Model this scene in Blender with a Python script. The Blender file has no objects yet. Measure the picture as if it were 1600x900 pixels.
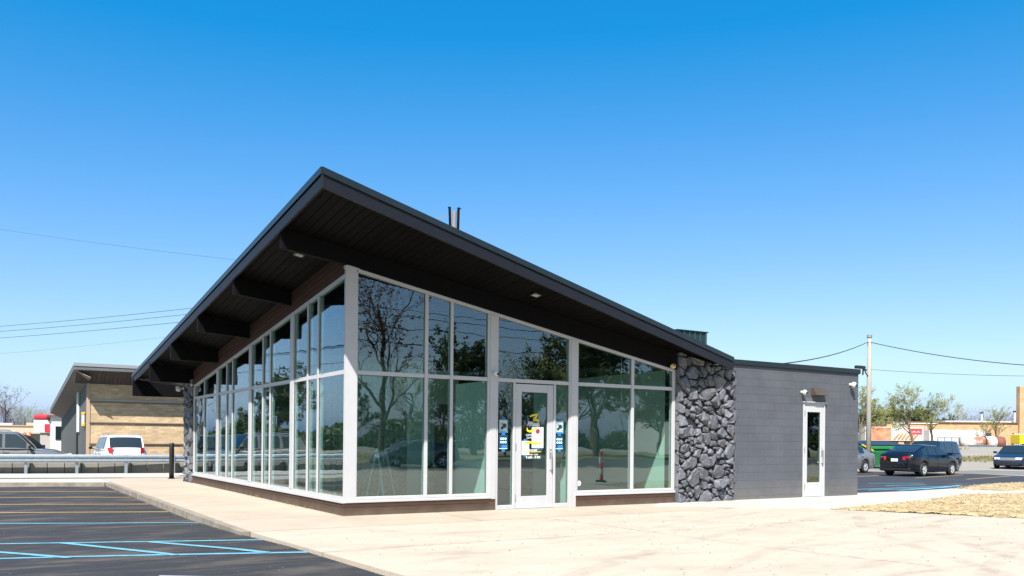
import bpy, math, random
from mathutils import Vector, Matrix
random.seed(7)
R = math.radians
sc = bpy.context.scene
COL = sc.collection

# ------------------------------------------------------------------ camera
cam_d = bpy.data.cameras.new('camera')
cam = bpy.data.objects.new('camera', cam_d); COL.objects.link(cam); sc.camera = cam
CAM = Vector((-5.9247, -15.6223, 1.4717)); YAW = .5552; ROLL = -.0091; FPX = 1338.56; HPY = 688.48
_fw = Vector((math.sin(YAW), math.cos(YAW), 0)); _rt = Vector((math.cos(YAW), -math.sin(YAW), 0)); _up = Vector((0, 0, 1))
_R = _rt*math.cos(ROLL) - _up*math.sin(ROLL); _U = _up*math.cos(ROLL) + _rt*math.sin(ROLL)
cam.matrix_world = Matrix(((_R.x, _U.x, -_fw.x, CAM.x), (_R.y, _U.y, -_fw.y, CAM.y), (_R.z, _U.z, -_fw.z, CAM.z), (0, 0, 0, 1)))
cam_d.sensor_fit = 'HORIZONTAL'; cam_d.sensor_width = 36
cam_d.lens = FPX/1600*36; cam_d.shift_y = (HPY-450)/1600
cam_d.clip_start = .05; cam_d.clip_end = 5000

# ------------------------------------------------------------------ sky, sun, exposure
SUN = Vector((1.0, 1.0, -1.72)).normalized()          # direction the light travels
elev = math.asin(-SUN.z); azim = math.atan2(-SUN.x, -SUN.y)
w = bpy.data.worlds.new('World'); sc.world = w; w.use_nodes = True
wn = w.node_tree.nodes; wl = w.node_tree.links
bg = wn['Background']; sky = wn.new('ShaderNodeTexSky'); sky.sky_type = 'NISHITA'; sky.sun_disc = False
sky.sun_elevation = elev; sky.sun_rotation = azim
sky.air_density = .6; sky.dust_density = 2.0; sky.ozone_density = 1.0; sky.altitude = 200
# one grade for the whole sky dome: a gain and a gamma per channel (the photograph's contrasty, saturated blue)
sep = wn.new('ShaderNodeSeparateColor'); com = wn.new('ShaderNodeCombineColor'); wl.new(sky.outputs[0], sep.inputs[0])
for i, (gam, gain, top, off) in enumerate(((1.0, 3.05, .64, -.245), (1.0, 2.26, .95, 0), (.62, 1.80, 1.08, 0))):
    a_ = wn.new('ShaderNodeMath'); a_.operation = 'MULTIPLY'; a_.inputs[1].default_value = .1; wl.new(sep.outputs[i], a_.inputs[0])
    p_ = wn.new('ShaderNodeMath'); p_.operation = 'POWER'; p_.inputs[1].default_value = gam; wl.new(a_.outputs[0], p_.inputs[0])
    g_ = wn.new('ShaderNodeMath'); g_.operation = 'MULTIPLY'; g_.inputs[1].default_value = gain; wl.new(p_.outputs[0], g_.inputs[0])
    m_ = wn.new('ShaderNodeMath'); m_.operation = 'MINIMUM'; m_.inputs[1].default_value = top; o_ = wn.new('ShaderNodeMath'); o_.operation = 'ADD'; o_.inputs[1].default_value = off; wl.new(g_.outputs[0], o_.inputs[0]); x_ = wn.new('ShaderNodeMath'); x_.operation = 'MAXIMUM'; x_.inputs[1].default_value = .012; wl.new(o_.outputs[0], x_.inputs[0]); wl.new(x_.outputs[0], m_.inputs[0])
    f_ = wn.new('ShaderNodeMath'); f_.operation = 'MULTIPLY'; f_.inputs[1].default_value = 4.54; wl.new(m_.outputs[0], f_.inputs[0]); wl.new(f_.outputs[0], com.inputs[i])
wl.new(com.outputs[0], bg.inputs[0]); bg.inputs[1].default_value = .10
sd = bpy.data.lights.new('sun', 'SUN'); sd.energy = 5.0; sd.angle = R(.53); sd.color = (1, .95, .88)
so = bpy.data.objects.new('sun', sd); COL.objects.link(so); so.rotation_euler = SUN.to_track_quat('-Z', 'Y').to_euler(); so.location = (-20, -20, 40)
sc.view_settings.view_transform = 'Standard'; sc.view_settings.look = 'None'; sc.view_settings.gamma = 1
sc.view_settings.exposure = 1.2
sc.render.engine = 'CYCLES'; sc.cycles.max_bounces = 10; sc.cycles.transparent_max_bounces = 24
sc.cycles.glossy_bounces = 5; sc.cycles.use_denoising = True

# ------------------------------------------------------------------ materials
MATS = {}
def nodes_of(m): return m.node_tree.nodes, m.node_tree.links
def mat(name, col, rough=.7, metal=0, var=.0, scale=3, col2=None, bump=0, bscale=40, rnd=0, spec=.5, coat=0, stretch=None, detail=6, contrast=(.35, .65)):
    """procedural surface: base colour mixed towards col2 (or darker) by world-position noise, random per object, fine bump"""
    if name in MATS: return MATS[name]
    m = bpy.data.materials.new(name); m.use_nodes = True; MATS[name] = m
    n, l = nodes_of(m); b = n['Principled BSDF']
    b.inputs['Roughness'].default_value = rough; b.inputs['Metallic'].default_value = metal
    b.inputs['Specular IOR Level'].default_value = spec; b.inputs['Coat Weight'].default_value = coat
    b.inputs['Coat Roughness'].default_value = .04
    c4 = (*col, 1); out = None
    if var or bump:
        g = n.new('ShaderNodeNewGeometry'); pos = g.outputs['Position']
        if stretch:
            mp = n.new('ShaderNodeMapping'); mp.inputs['Scale'].default_value = stretch; l.new(pos, mp.inputs[0]); pos = mp.outputs[0]
    if var:
        t = n.new('ShaderNodeTexNoise'); t.inputs['Scale'].default_value = scale; t.inputs['Detail'].default_value = detail; t.inputs['Roughness'].default_value = .62
        l.new(pos, t.inputs['Vector'])
        mr = n.new('ShaderNodeMapRange'); mr.inputs[1].default_value = contrast[0]; mr.inputs[2].default_value = contrast[1]; mr.inputs[4].default_value = var
        l.new(t.outputs['Fac'], mr.inputs[0])
        mx = n.new('ShaderNodeMix'); mx.data_type = 'RGBA'; mx.inputs[6].default_value = c4
        mx.inputs[7].default_value = (*(col2 or tuple(c*.45 for c in col)), 1)
        l.new(mr.outputs[0], mx.inputs[0]); out = mx.outputs[2]
    if rnd:
        oi = n.new('ShaderNodeObjectInfo'); h = n.new('ShaderNodeHueSaturation')
        mr2 = n.new('ShaderNodeMapRange'); mr2.inputs[3].default_value = 1-rnd; mr2.inputs[4].default_value = 1+rnd
        l.new(oi.outputs['Random'], mr2.inputs[0]); l.new(mr2.outputs[0], h.inputs['Value'])
        if out: l.new(out, h.inputs['Color'])
        else: h.inputs['Color'].default_value = c4
        out = h.outputs[0]
    if out: l.new(out, b.inputs['Base Color'])
    else: b.inputs['Base Color'].default_value = c4
    if bump:
        t2 = n.new('ShaderNodeTexNoise'); t2.inputs['Scale'].default_value = bscale; t2.inputs['Detail'].default_value = 5
        l.new(pos, t2.inputs['Vector'])
        bp = n.new('ShaderNodeBump'); bp.inputs['Strength'].default_value = bump; bp.inputs['Distance'].default_value = .02
        l.new(t2.outputs['Fac'], bp.inputs['Height']); l.new(bp.outputs[0], b.inputs['Normal'])
    return m
def glass(name, tint, ior=1.7, rough=.0):
    """thin sheet of glass: clear tinted transmission plus a Fresnel reflection on both faces"""
    if name in MATS: return MATS[name]
    m = bpy.data.materials.new(name); m.use_nodes = True; MATS[name] = m
    n, l = nodes_of(m); n.remove(n['Principled BSDF']); o = n['Material Output']
    g = n.new('ShaderNodeNewGeometry'); mr = n.new('ShaderNodeMapRange'); mr.inputs[3].default_value = ior; mr.inputs[4].default_value = 1/ior
    fr = n.new('ShaderNodeFresnel'); l.new(g.outputs['Backfacing'], mr.inputs[0]); l.new(mr.outputs[0], fr.inputs[0])
    tr = n.new('ShaderNodeBsdfTransparent'); tr.inputs[0].default_value = (*tint, 1)
    gl = n.new('ShaderNodeBsdfGlossy'); gl.inputs['Roughness'].default_value = rough; gl.inputs[0].default_value = (.93, .97, 1, 1)
    nz = n.new('ShaderNodeTexNoise'); nz.inputs['Scale'].default_value = 1.3; nz.inputs['Detail'].default_value = 1; l.new(g.outputs['Position'], nz.inputs['Vector'])
    bp = n.new('ShaderNodeBump'); bp.inputs['Strength'].default_value = .12; bp.inputs['Distance'].default_value = .02; l.new(nz.outputs[0], bp.inputs['Height']); l.new(bp.outputs[0], gl.inputs['Normal'])
    mx = n.new('ShaderNodeMixShader'); ad = n.new('ShaderNodeMath'); ad.operation = 'ADD'; ad.use_clamp = True; ad.inputs[1].default_value = .06; l.new(fr.outputs[0], ad.inputs[0]); l.new(ad.outputs[0], mx.inputs[0]); l.new(tr.outputs[0], mx.inputs[1]); l.new(gl.outputs[0], mx.inputs[2]); l.new(mx.outputs[0], o.inputs[0])
    return m
def brickmat(name, c1, c2, mortar, w=.2, h=.065, axis='XZ', off=.5, ms=.012, rough=.85, var=.25):
    if name in MATS: return MATS[name]
    m = mat(name, c1, rough); n, l = nodes_of(m); b = n['Principled BSDF']
    g = n.new('ShaderNodeNewGeometry'); sx = n.new('ShaderNodeSeparateXYZ'); cx = n.new('ShaderNodeCombineXYZ'); l.new(g.outputs['Position'], sx.inputs[0])
    l.new(sx.outputs[axis[0]], cx.inputs[0]); l.new(sx.outputs[axis[1]], cx.inputs[1])
    t = n.new('ShaderNodeTexBrick'); l.new(cx.outputs[0], t.inputs[0]); t.offset = off
    t.inputs['Color1'].default_value = (*c1, 1); t.inputs['Color2'].default_value = (*c2, 1); t.inputs['Mortar'].default_value = (*mortar, 1)
    t.inputs['Scale'].default_value = 1; t.inputs['Mortar Size'].default_value = ms; t.inputs['Brick Width'].default_value = w; t.inputs['Row Height'].default_value = h
    nz = n.new('ShaderNodeTexNoise'); nz.inputs['Scale'].default_value = .9; nz.inputs['Detail'].default_value = 6; l.new(g.outputs['Position'], nz.inputs['Vector'])
    mr = n.new('ShaderNodeMapRange'); mr.inputs[1].default_value = .3; mr.inputs[2].default_value = .7; mr.inputs[3].default_value = 1-var; mr.inputs[4].default_value = 1+var*.4; l.new(nz.outputs[0], mr.inputs[0])
    hv = n.new('ShaderNodeHueSaturation'); l.new(mr.outputs[0], hv.inputs['Value']); l.new(t.outputs[0], hv.inputs['Color']); l.new(hv.outputs[0], b.inputs['Base Color'])
    return m

M_frame = mat('white_aluminium_frame', (.41, .41, .425), .45, var=.12, scale=2.5, bump=.03, bscale=90)
M_glass = glass('window_glass', (.76, .89, .86), 1.55)
M_tglass = glass('transom_glass', (.70, .86, .82), 1.52)
M_fascia = mat('black_fascia_paint', (.010, .0105, .015), .5, var=.5, scale=6, bump=.25, bscale=60, stretch=(1, 1, 3), spec=.3)
M_beam = mat('black_beam_paint', (.0055, .0054, .0062), .6, var=.4, scale=5, bump=.2, bscale=50, spec=.06)
M_cap = mat('dark_metal_flashing', (.02, .03, .032), .35, metal=.35, var=.3, scale=4)
M_soffit = mat('dark_brown_soffit_board', (.0055, .0047, .0044), .62, var=.5, scale=5, rnd=.15, bump=.2, bscale=40, stretch=(6, 1, 1), spec=.06)
M_siding = mat('brown_composite_board', (.058, .030, .020), .7, var=.55, scale=7, rnd=.12, bump=.25, bscale=60, stretch=(1, 1, 14), spec=.2)
M_block = mat('grey_painted_block', (.076, .081, .097), .62, var=.3, scale=1.3, rnd=.04, bump=.35, bscale=110)
def splash(m, col, h0, h1, amt):
    """dirt splashed up from the ground: ragged brown film in the lowest part of a wall"""
    n, l = nodes_of(m); b = n['Principled BSDF']; g = n.new('ShaderNodeNewGeometry'); s_ = n.new('ShaderNodeSeparateXYZ'); l.new(g.outputs['Position'], s_.inputs[0])
    t = n.new('ShaderNodeTexNoise'); t.inputs['Scale'].default_value = 3.5; t.inputs['Detail'].default_value = 8; l.new(g.outputs['Position'], t.inputs['Vector'])
    mr = n.new('ShaderNodeMapRange'); mr.inputs[1].default_value = h0; mr.inputs[2].default_value = h1; mr.inputs[3].default_value = 1; mr.inputs[4].default_value = 0; l.new(s_.outputs[2], mr.inputs[0])
    mu = n.new('ShaderNodeMath'); mu.operation = 'MULTIPLY'; l.new(mr.outputs[0], mu.inputs[0]); l.new(t.outputs[0], mu.inputs[1]); m2 = n.new('ShaderNodeMath'); m2.operation = 'MULTIPLY'; m2.inputs[1].default_value = amt; l.new(mu.outputs[0], m2.inputs[0])
    mx = n.new('ShaderNodeMix'); mx.data_type = 'RGBA'; mx.inputs[7].default_value = (*col, 1); l.new(b.inputs['Base Color'].links[0].from_socket, mx.inputs[6]); l.new(m2.outputs[0], mx.inputs[0]); l.new(mx.outputs[2], b.inputs['Base Color'])
splash(M_block, (.17, .15, .125), .0, .6, .9); splash(M_siding, (.17, .14, .11), .0, .22, .8)
M_joint = mat('grey_painted_joint', (.088, .092, .103), .7)
M_stone = mat('charcoal_painted_stone', (.115, .120, .138), .6, var=.6, scale=8, rnd=.25, bump=.9, bscale=16)
M_mortar = mat('dark_stone_mortar', (.012, .012, .014), .8, bump=.3, bscale=50)
M_conc = mat('concrete_sidewalk', (.47, .40, .325), .85, var=.5, scale=.9, col2=(.40, .33, .265), bump=.12, bscale=90, detail=9)
M_white = mat('white_plastic', (.55, .55, .55), .4)
M_black = mat('black_plastic', (.012, .012, .013), .35)
M_steel = mat('brushed_steel', (.6, .6, .62), .3, metal=.9)
M_galv = mat('galvanised_steel', (.27, .31, .35), .42, metal=.45, var=.35, scale=7, bump=.05)
M_tire = mat('tyre_rubber', (.017, .017, .018), .75)
M_rim = mat('alloy_rim', (.55, .56, .58), .35, metal=.5)
M_cglass = mat('tinted_car_glass', (.012, .02, .024), .04, spec=.9)
M_red = mat('red_tail_lamp', (.42, .012, .015), .15, coat=.8)
M_lamp = mat('clear_head_lamp', (.62, .64, .66), .1, coat=.8)
M_plate = mat('licence_plate', (.6, .68, .76), .45)

# ------------------------------------------------------------------ mesh helpers
class MB:
    def __init__(s): s.v = []; s.f = []; s.m = []; s.mi = 0
    def add(s, vs, fs):
        o = len(s.v); s.v += [tuple(p) for p in vs]; s.f += [tuple(o+i for i in f) for f in fs]; s.m += [s.mi]*len(fs); return s
    def box(s, x0, y0, z0, x1, y1, z1):
        if x1 < x0: x0, x1 = x1, x0
        if y1 < y0: y0, y1 = y1, y0
        if z1 < z0: z0, z1 = z1, z0
        return s.hexa([(x0,y0,z0),(x1,y0,z0),(x1,y1,z0),(x0,y1,z0),(x0,y0,z1),(x1,y0,z1),(x1,y1,z1),(x0,y1,z1)])
    def hexa(s, p): return s.add(p, [(0,3,2,1),(4,5,6,7),(0,1,5,4),(1,2,6,5),(2,3,7,6),(3,0,4,7)])
    def cbox(s, x0, y0, z0, x1, y1, z1, b=.01):
        """box with chamfered edges"""
        X=(x0,x1);Y=(y0,y1);Z=(z0,z1); vs=[]; ix={}
        for i in (0,1):
            for j in (0,1):
                for k in (0,1):
                    sx=1-2*i; sy=1-2*j; sz=1-2*k
                    for a in range(3):
                        p=[X[i]+sx*b,Y[j]+sy*b,Z[k]+sz*b]; p[a]=(X[i],Y[j],Z[k])[a]; ix[i,j,k,a]=len(vs); vs.append(p)
        fs=[]
        q=lambda *t: fs.append(tuple(ix[a] for a in t))
        q((0,0,0,0),(0,0,1,0),(0,1,1,0),(0,1,0,0)); q((1,0,0,0),(1,1,0,0),(1,1,1,0),(1,0,1,0))
        q((0,0,0,1),(1,0,0,1),(1,0,1,1),(0,0,1,1)); q((0,1,0,1),(0,1,1,1),(1,1,1,1),(1,1,0,1))
        q((0,0,0,2),(0,1,0,2),(1,1,0,2),(1,0,0,2)); q((0,0,1,2),(1,0,1,2),(1,1,1,2),(0,1,1,2))
        for j in (0,1):
            for k in (0,1): q((0,j,k,1),(0,j,k,2),(1,j,k,2),(1,j,k,1)) if (j+k)%2==0 else q((0,j,k,1),(1,j,k,1),(1,j,k,2),(0,j,k,2))
        for i in (0,1):
            for k in (0,1): q((i,0,k,0),(i,1,k,0),(i,1,k,2),(i,0,k,2)) if (i+k)%2==0 else q((i,0,k,0),(i,0,k,2),(i,1,k,2),(i,1,k,0))
        for i in (0,1):
            for j in (0,1): q((i,j,0,0),(i,j,0,1),(i,j,1,1),(i,j,1,0)) if (i+j)%2==0 else q((i,j,0,0),(i,j,1,0),(i,j,1,1),(i,j,0,1))
        for i in (0,1):
            for j in (0,1):
                for k in (0,1):
                    t=((i,j,k,0),(i,j,k,1),(i,j,k,2)); q(*(t if (i+j+k)%2 else t[::-1]))
        return s.add(vs,fs)
    def prism(s, poly, ext):
        n=len(poly); e=Vector(ext); a=[Vector(p) for p in poly]; b=[p+e for p in a]
        return s.add(a+b,[tuple(range(n))[::-1],tuple(range(n,2*n))]+[(i,(i+1)%n,n+(i+1)%n,n+i) for i in range(n)])
    def tube(s, pts, rad, n=6, caps=True):
        pts=[Vector(p) for p in pts]
        if not hasattr(rad,'__len__'): rad=[rad]*len(pts)
        vs=[]; fs=[]; ref=None
        for i,p in enumerate(pts):
            t=(pts[min(i+1,len(pts)-1)]-pts[max(i-1,0)]).normalized()
            if ref is None: ref=Vector((0,0,1)) if abs(t.z)<.9 else Vector((1,0,0))
            a=(ref-t*ref.dot(t))
            if a.length<1e-5: a=t.orthogonal()
            a.normalize(); ref=a; b=t.cross(a)
            for k in range(n):
                th=2*math.pi*k/n; vs.append(p+(a*math.cos(th)+b*math.sin(th))*rad[i])
        for i in range(len(pts)-1):
            for k in range(n): fs.append((i*n+k,i*n+(k+1)%n,(i+1)*n+(k+1)%n,(i+1)*n+k))
        if caps: fs+=[tuple(range(n))[::-1],tuple(range((len(pts)-1)*n,len(pts)*n))]
        return s.add(vs,fs)
    def lathe(s, prof, n=16, c=(0,0,0), axis='Z', caps=True):
        vs=[];fs=[]
        for (r,h) in prof:
            for k in range(n):
                t=2*math.pi*k/n; a,b=r*math.cos(t),r*math.sin(t)
                p={'Z':(a,b,h),'Y':(a,h,b),'X':(h,a,b)}[axis]; vs.append((p[0]+c[0],p[1]+c[1],p[2]+c[2]))
        m=len(prof)
        for i in range(m-1):
            for k in range(n): fs.append((i*n+k,i*n+(k+1)%n,(i+1)*n+(k+1)%n,(i+1)*n+k))
        if caps and prof[0][0]>1e-4: fs.append(tuple(range(n))[::-1])
        if caps and prof[-1][0]>1e-4: fs.append(tuple(range((m-1)*n,m*n)))
        return s.add(vs,fs)
    def ball(s, c, r, n=10, m=6, sc=(1,1,1)):
        pr=[(r*math.sin(math.pi*i/m),-r*math.cos(math.pi*i/m)) for i in range(m+1)]
        o=len(s.v); s.lathe(pr,n); s.v[o:]=[(c[0]+p[0]*sc[0],c[1]+p[1]*sc[1],c[2]+p[2]*sc[2]) for p in s.v[o:]]; return s
    def mesh(s, name, mats, smooth=False):
        me=bpy.data.meshes.new(name); me.from_pydata(s.v,[],s.f)
        for m in (mats if isinstance(mats,(list,tuple)) else [mats]): me.materials.append(m)
        if isinstance(mats,(list,tuple)): me.polygons.foreach_set('material_index',s.m)
        if smooth: me.polygons.foreach_set('use_smooth',[True]*len(me.polygons))
        me.validate(); me.update(); return me
    def build(s, name, mats, parent=None, smooth=False, loc=None):
        return link(name, s.mesh(name,mats,smooth), parent, loc)
def link(name, me, parent=None, loc=None, rot=None):
    o=bpy.data.objects.new(name,me); COL.objects.link(o)
    if parent: o.parent=parent
    if loc is not None: o.location=loc
    if rot is not None: o.rotation_euler=rot
    return o
def tag(o, label=None, cat=None, group=None, kind=None):
    if label: o['label']=label
    if cat: o['category']=cat
    if group: o['group']=group
    if kind: o['kind']=kind
    return o
def empty(name, loc=(0,0,0), rz=0, label=None, cat=None, group=None, parent=None):
    o=link(name,None,parent,loc,(0,0,rz)); return tag(o,label,cat,group)
def kids(o): return [c for c in bpy.data.objects if c.parent==o]
def copy_tree(o, parent=None):
    c=o.copy(); COL.objects.link(c); c.parent=parent
    for ch in list(o.children): copy_tree(ch,c)
    return c
def struct(name, mb, m): return tag(mb.build(name,m),kind='structure')
def smooth_auto(o, ang=40):
    me=o.data; me.polygons.foreach_set('use_smooth',[True]*len(me.polygons)); me.set_sharp_from_angle(angle=R(ang)); return o
def sst(a,b,x): t=max(0,min(1,(x-a)/(b-a))); return t*t*(3-2*t)


# ================================================================== setting: ground, paving, lots, painted lines
def zlot(y): return -.12*min(1, max(0, (y+4)/6))
def gheight(x, y):
    d = (x-CAM.x)*_fw.x + (y-CAM.y)*_fw.y
    z = -.2 + .188*sst(-2.6, -1.4, x)
    return z + 1.3*sst(50, 86, d)*sst(18, 36, x)
M_ground = mat('dusty_gravel_ground', (.235, .215, .185), .95, var=.75, scale=.22, col2=(.185, .165, .135), bump=.4, bscale=14, detail=10)
gx = [-3000, -900, -300, -120, -60, -30, -12, -2.6, -2.3, -2, -1.7, -1.4, 0, 6, 12, 18, 21, 24, 28, 32, 36, 40, 44, 48, 52, 56, 60, 65, 70, 75, 80, 90, 100, 120, 150, 200, 300, 900, 3000]
gy = [-3000, -900, -300, -120, -60, -30, -15, -5, 0, 5, 10, 15, 20, 25, 30, 35, 40, 45, 50, 55, 60, 70, 80, 100, 120, 150, 200, 300, 900, 3000]
g = MB(); g.add([(x, y, gheight(x, y)) for y in gy for x in gx], [(j*len(gx)+i, j*len(gx)+i+1, (j+1)*len(gx)+i+1, (j+1)*len(gx)+i) for j in range(len(gy)-1) for i in range(len(gx)-1)])
struct('ground', g, M_ground)

def streak_mat(name, base, lay, rough=.9, bump=.15, bscale=120):
    """base colour with layers of (scale, stretch, low, high, amount, colour)"""
    m = mat(name, base, rough); n, l = nodes_of(m); b = n['Principled BSDF']
    geo = n.new('ShaderNodeNewGeometry'); prev = None
    for (s, st, lo, hi, amt, c, rot) in lay:
        mp = n.new('ShaderNodeMapping'); mp.inputs['Scale'].default_value = st; mp.inputs['Rotation'].default_value = (0, 0, rot); l.new(geo.outputs['Position'], mp.inputs[0])
        t = n.new('ShaderNodeTexNoise'); t.inputs['Scale'].default_value = s; t.inputs['Detail'].default_value = 9; t.inputs['Roughness'].default_value = .65; l.new(mp.outputs[0], t.inputs['Vector'])
        mr = n.new('ShaderNodeMapRange'); mr.inputs[1].default_value = lo; mr.inputs[2].default_value = hi; mr.inputs[4].default_value = amt; l.new(t.outputs[0], mr.inputs[0])
        mx = n.new('ShaderNodeMix'); mx.data_type = 'RGBA'; mx.inputs[7].default_value = (*c, 1); l.new(mr.outputs[0], mx.inputs[0])
        if prev: l.new(prev, mx.inputs[6])
        else: mx.inputs[6].default_value = (*base, 1)
        prev = mx.outputs[2]
    l.new(prev, b.inputs['Base Color'])
    t2 = n.new('ShaderNodeTexNoise'); t2.inputs['Scale'].default_value = bscale; t2.inputs['Detail'].default_value = 4; l.new(geo.outputs['Position'], t2.inputs['Vector'])
    bp = n.new('ShaderNodeBump'); bp.inputs['Strength'].default_value = bump; bp.inputs['Distance'].default_value = .02; l.new(t2.outputs[0], bp.inputs['Height']); l.new(bp.outputs[0], b.inputs['Normal'])
    return m
M_asph = streak_mat('fresh_asphalt', (.0125, .013, .016), [
    (260, (1, 1, 1), .48, .75, .5, (.04, .04, .043), 0),
    (.55, (1, 2.6, 1), .50, .74, .75, (.12, .095, .072), .35),
    (1.6, (.5, 5, 1), .52, .78, .7, (.12, .095, .072), -.25),
    (18, (1, 1, 1), .70, .74, .8, (.2, .17, .14), 0)], .8, .35, 160)
M_apron = streak_mat('dusty_concrete_apron', (.365, .312, .25), [
    (.5, (1, 1.6, 1), .45, .75, .65, (.29, .24, .188), .3),
    (1.1, (.55, 1.8, 1), .54, .72, .6, (.20, .16, .128), .42),
    (2.0, (.6, 2.2, 1), .58, .76, .5, (.17, .14, .112), .30),
    (.8, (1, 1, 1), .56, .72, .7, (.40, .36, .30), 0),
    (30, (1, 1, 1), .69, .73, .55, (.09, .075, .06), 0)], .9, .18, 70)
M_walk = streak_mat('pale_concrete_walk', (.36, .345, .315), [
    (.7, (1, 1, 1), .45, .75, .6, (.255, .228, .195), 0),
    (40, (1, 1, 1), .69, .73, .4, (.15, .13, .11), 0)], .85, .12, 90)
M_conc2 = streak_mat('tan_concrete_walk', (.335, .288, .228), [
    (.6, (1, 1, 1), .42, .72, .7, (.265, .21, .16), .2),
    (3, (1, 1, 1), .55, .72, .4, (.38, .325, .27), 0),
    (40, (1, 1, 1), .69, .73, .5, (.09, .072, .06), 0)], .88, .2, 60)
M_kerb = mat('weathered_kerb_concrete', (.25, .215, .175), .9, var=.8, scale=3, col2=(.12, .10, .08), bump=.4, bscale=25)

# sunken parking lot on the near side, ramping up to the apron
m = MB(); ys = [-22, -14, -9, -4, -3, -2, -1, 0, 1, 2, 5, 10, 15.0]
vs = []
for y in ys:
    xr = -2.42 if y > -2 else -2.42 + (y+2)*(-.045)
    far = y >= 15
    vs += [(-40, 25.5 if far else y, zlot(y)-.004), (-9, 16.9 if far else y, zlot(y)-.004), (xr, 14.85 if far else y, zlot(y)-.004)]
m.add(vs, [(3*i+j, 3*i+j+1, 3*i+j+4, 3*i+j+3) for i in range(len(ys)-1) for j in (0, 1)])
lot = struct('parking_lot', m, M_asph)
M_yel = mat('yellow_line_paint', (.40, .25, .06), .7, var=.55, scale=9, col2=(.16, .12, .06))
M_blu = mat('light_blue_line_paint', (.12, .33, .43), .7, var=.5, scale=7, col2=(.04, .13, .19))
M_blu2 = mat('blue_overspray', (.03, .09, .15), .8, var=.8, scale=3, col2=(.03, .035, .045))
def stripe(p, q, wd, m_, parent, zf, name='painted_line', n=8, lift=.004):
    d = Vector((q[0]-p[0], q[1]-p[1], 0)); nn = Vector((-d.y, d.x, 0)).normalized()*wd/2; vs = []
    for i in range(n+1):
        c = Vector((p[0], p[1], 0)) + d*(i/n)
        for s in (1, -1):
            x, y = c.x+nn.x*s, c.y+nn.y*s; vs.append((x, y, zf(x, y)+lift))
    b = MB(); b.add(vs, [(2*i, 2*i+1, 2*i+3, 2*i+2) for i in range(n)]); return b.build(name, m_, parent)
zf = lambda x, y: zlot(y)-.004
def ext(p, q, x):     # run a measured line on to another x
    t = (x-q[0])/(p[0]-q[0]); return (x, q[1]+(p[1]-q[1])*t)
for p, q in [((-5.441, 12.963), (-2.53, 11.75)), ((-5.485, 10.277), (-2.53, 8.97)), ((-5.529, 7.609), (-2.5, 6.31)), ((-5.57, 5.139), (-2.5, 3.86))]:
    stripe(ext(p, q, -9.2), q, .14, M_yel, lot, zf)
for p, q in [((-5.612, 2.579), (-2.43, .96)), ((-5.681, -1.538), (-2.38, -2.97)), ((-5.714, -3.562), (-2.3, -4.76))]:
    stripe(ext(p, q, -9.2), q, .12, M_blu, lot, zf)
for p, q in [((-6.6, -1.35), (-4.989, -3.95)), ((-4.91, -1.95), (-3.841, -4.3)), ((-3.835, -2.45), (-2.767, -4.6))]:
    stripe(p, q, .12, M_blu, lot, zf, lift=.008)
stripe((-4.3, -5.9), (-3.6, -6.4), .05, mat('white_chalk_paint', (.3, .32, .42), .8), lot, zf)

# pavements
def slab(name, poly, z0, z1, m_):
    b = MB(); b.prism([(x, y, z0) for x, y in poly], (0, 0, z1-z0)); return struct(name, b, m_)
slab('sidewalk', [(-2.28, -2.0), (8.2, -1.95), (8.2, .2), (.4, .2), (.4, 17.2), (-.2, 17.6), (-2.30, 17.9), (-2.30, -2.0)], -.25, 0, M_conc2)
slab('apron', [(-2.3, -2.02), (-1.9, -9), (-1.2, -22), (40, -22), (40, -11), (12, -8.2), (12, -1.3), (8.2, -1.97)], -.25, -.004, M_apron)
slab('new_walk', [(8.2, .2), (7.2, -.6), (8.6, -1.6), (10.4, -2.95), (14.8, -2.2), (18.6, -1.2), (40, -2.6), (40, 2.2), (27, 2.3), (22.6, 1.1), (18.9, .62), (15.42, .7), (15.42, .2)], -.25, .004, M_walk)
# kerb along the lot edge, then across its back
def strip3(name, path, wd, top, bot, m_):
    b = MB()
    for i in range(len(path)-1):
        a = Vector((*path[i], 0)); c = Vector((*path[i+1], 0)); d = (c-a).normalized(); nn = Vector((-d.y, d.x, 0))*wd
        a2 = a+d*.004; c2 = c-d*.004
        b.hexa([(a2.x, a2.y, bot), (c2.x, c2.y, bot), (c2.x+nn.x, c2.y+nn.y, bot), (a2.x+nn.x, a2.y+nn.y, bot), (a2.x, a2.y, top), (c2.x, c2.y, top), (c2.x+nn.x, c2.y+nn.y, top), (a2.x+nn.x, a2.y+nn.y, top)])
    return struct(name, b, m_)
kp = [(-2.31, y) for y in (14.86, 12.4, 9.9, 7.4, 4.9, 2.4, -.1, -2.0)]
strip3('kerb_side', kp[::-1], .15, .006, -.3, M_kerb)
strip3('kerb_back', [(-2.47, 14.86), (-5.4, 15.85), (-9, 16.9), (-20, 19.9), (-40, 25.4)][::-1], -.16, .004, -.3, M_kerb)
slab('back_walk', [(-2.31, 15.0), (-2.31, 17.9), (-5.3, 18.55), (-40, 28.0), (-40, 25.6), (-9, 17.1), (-5.4, 16.05)], -.25, -.003, M_walk)
slab('asphalt_strip', [(1.5, 17.0), (-.1, 17.75), (-5.3, 18.7), (-40, 28.2), (-40, 29), (-5.3, 19.6), (1.5, 18.1)], -.25, -.02, mat('old_asphalt_strip', (.04, .039, .039), .85, var=.4, scale=3, bump=.2, bscale=80))
slab('wall_footing_walk', [(1.5, 18.25), (-5.3, 19.7), (-40, 29.2), (-40, 32.5), (-4.3, 23.25), (6, 20.9), (6, 18.2)], -.25, -.006, M_walk)
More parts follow.
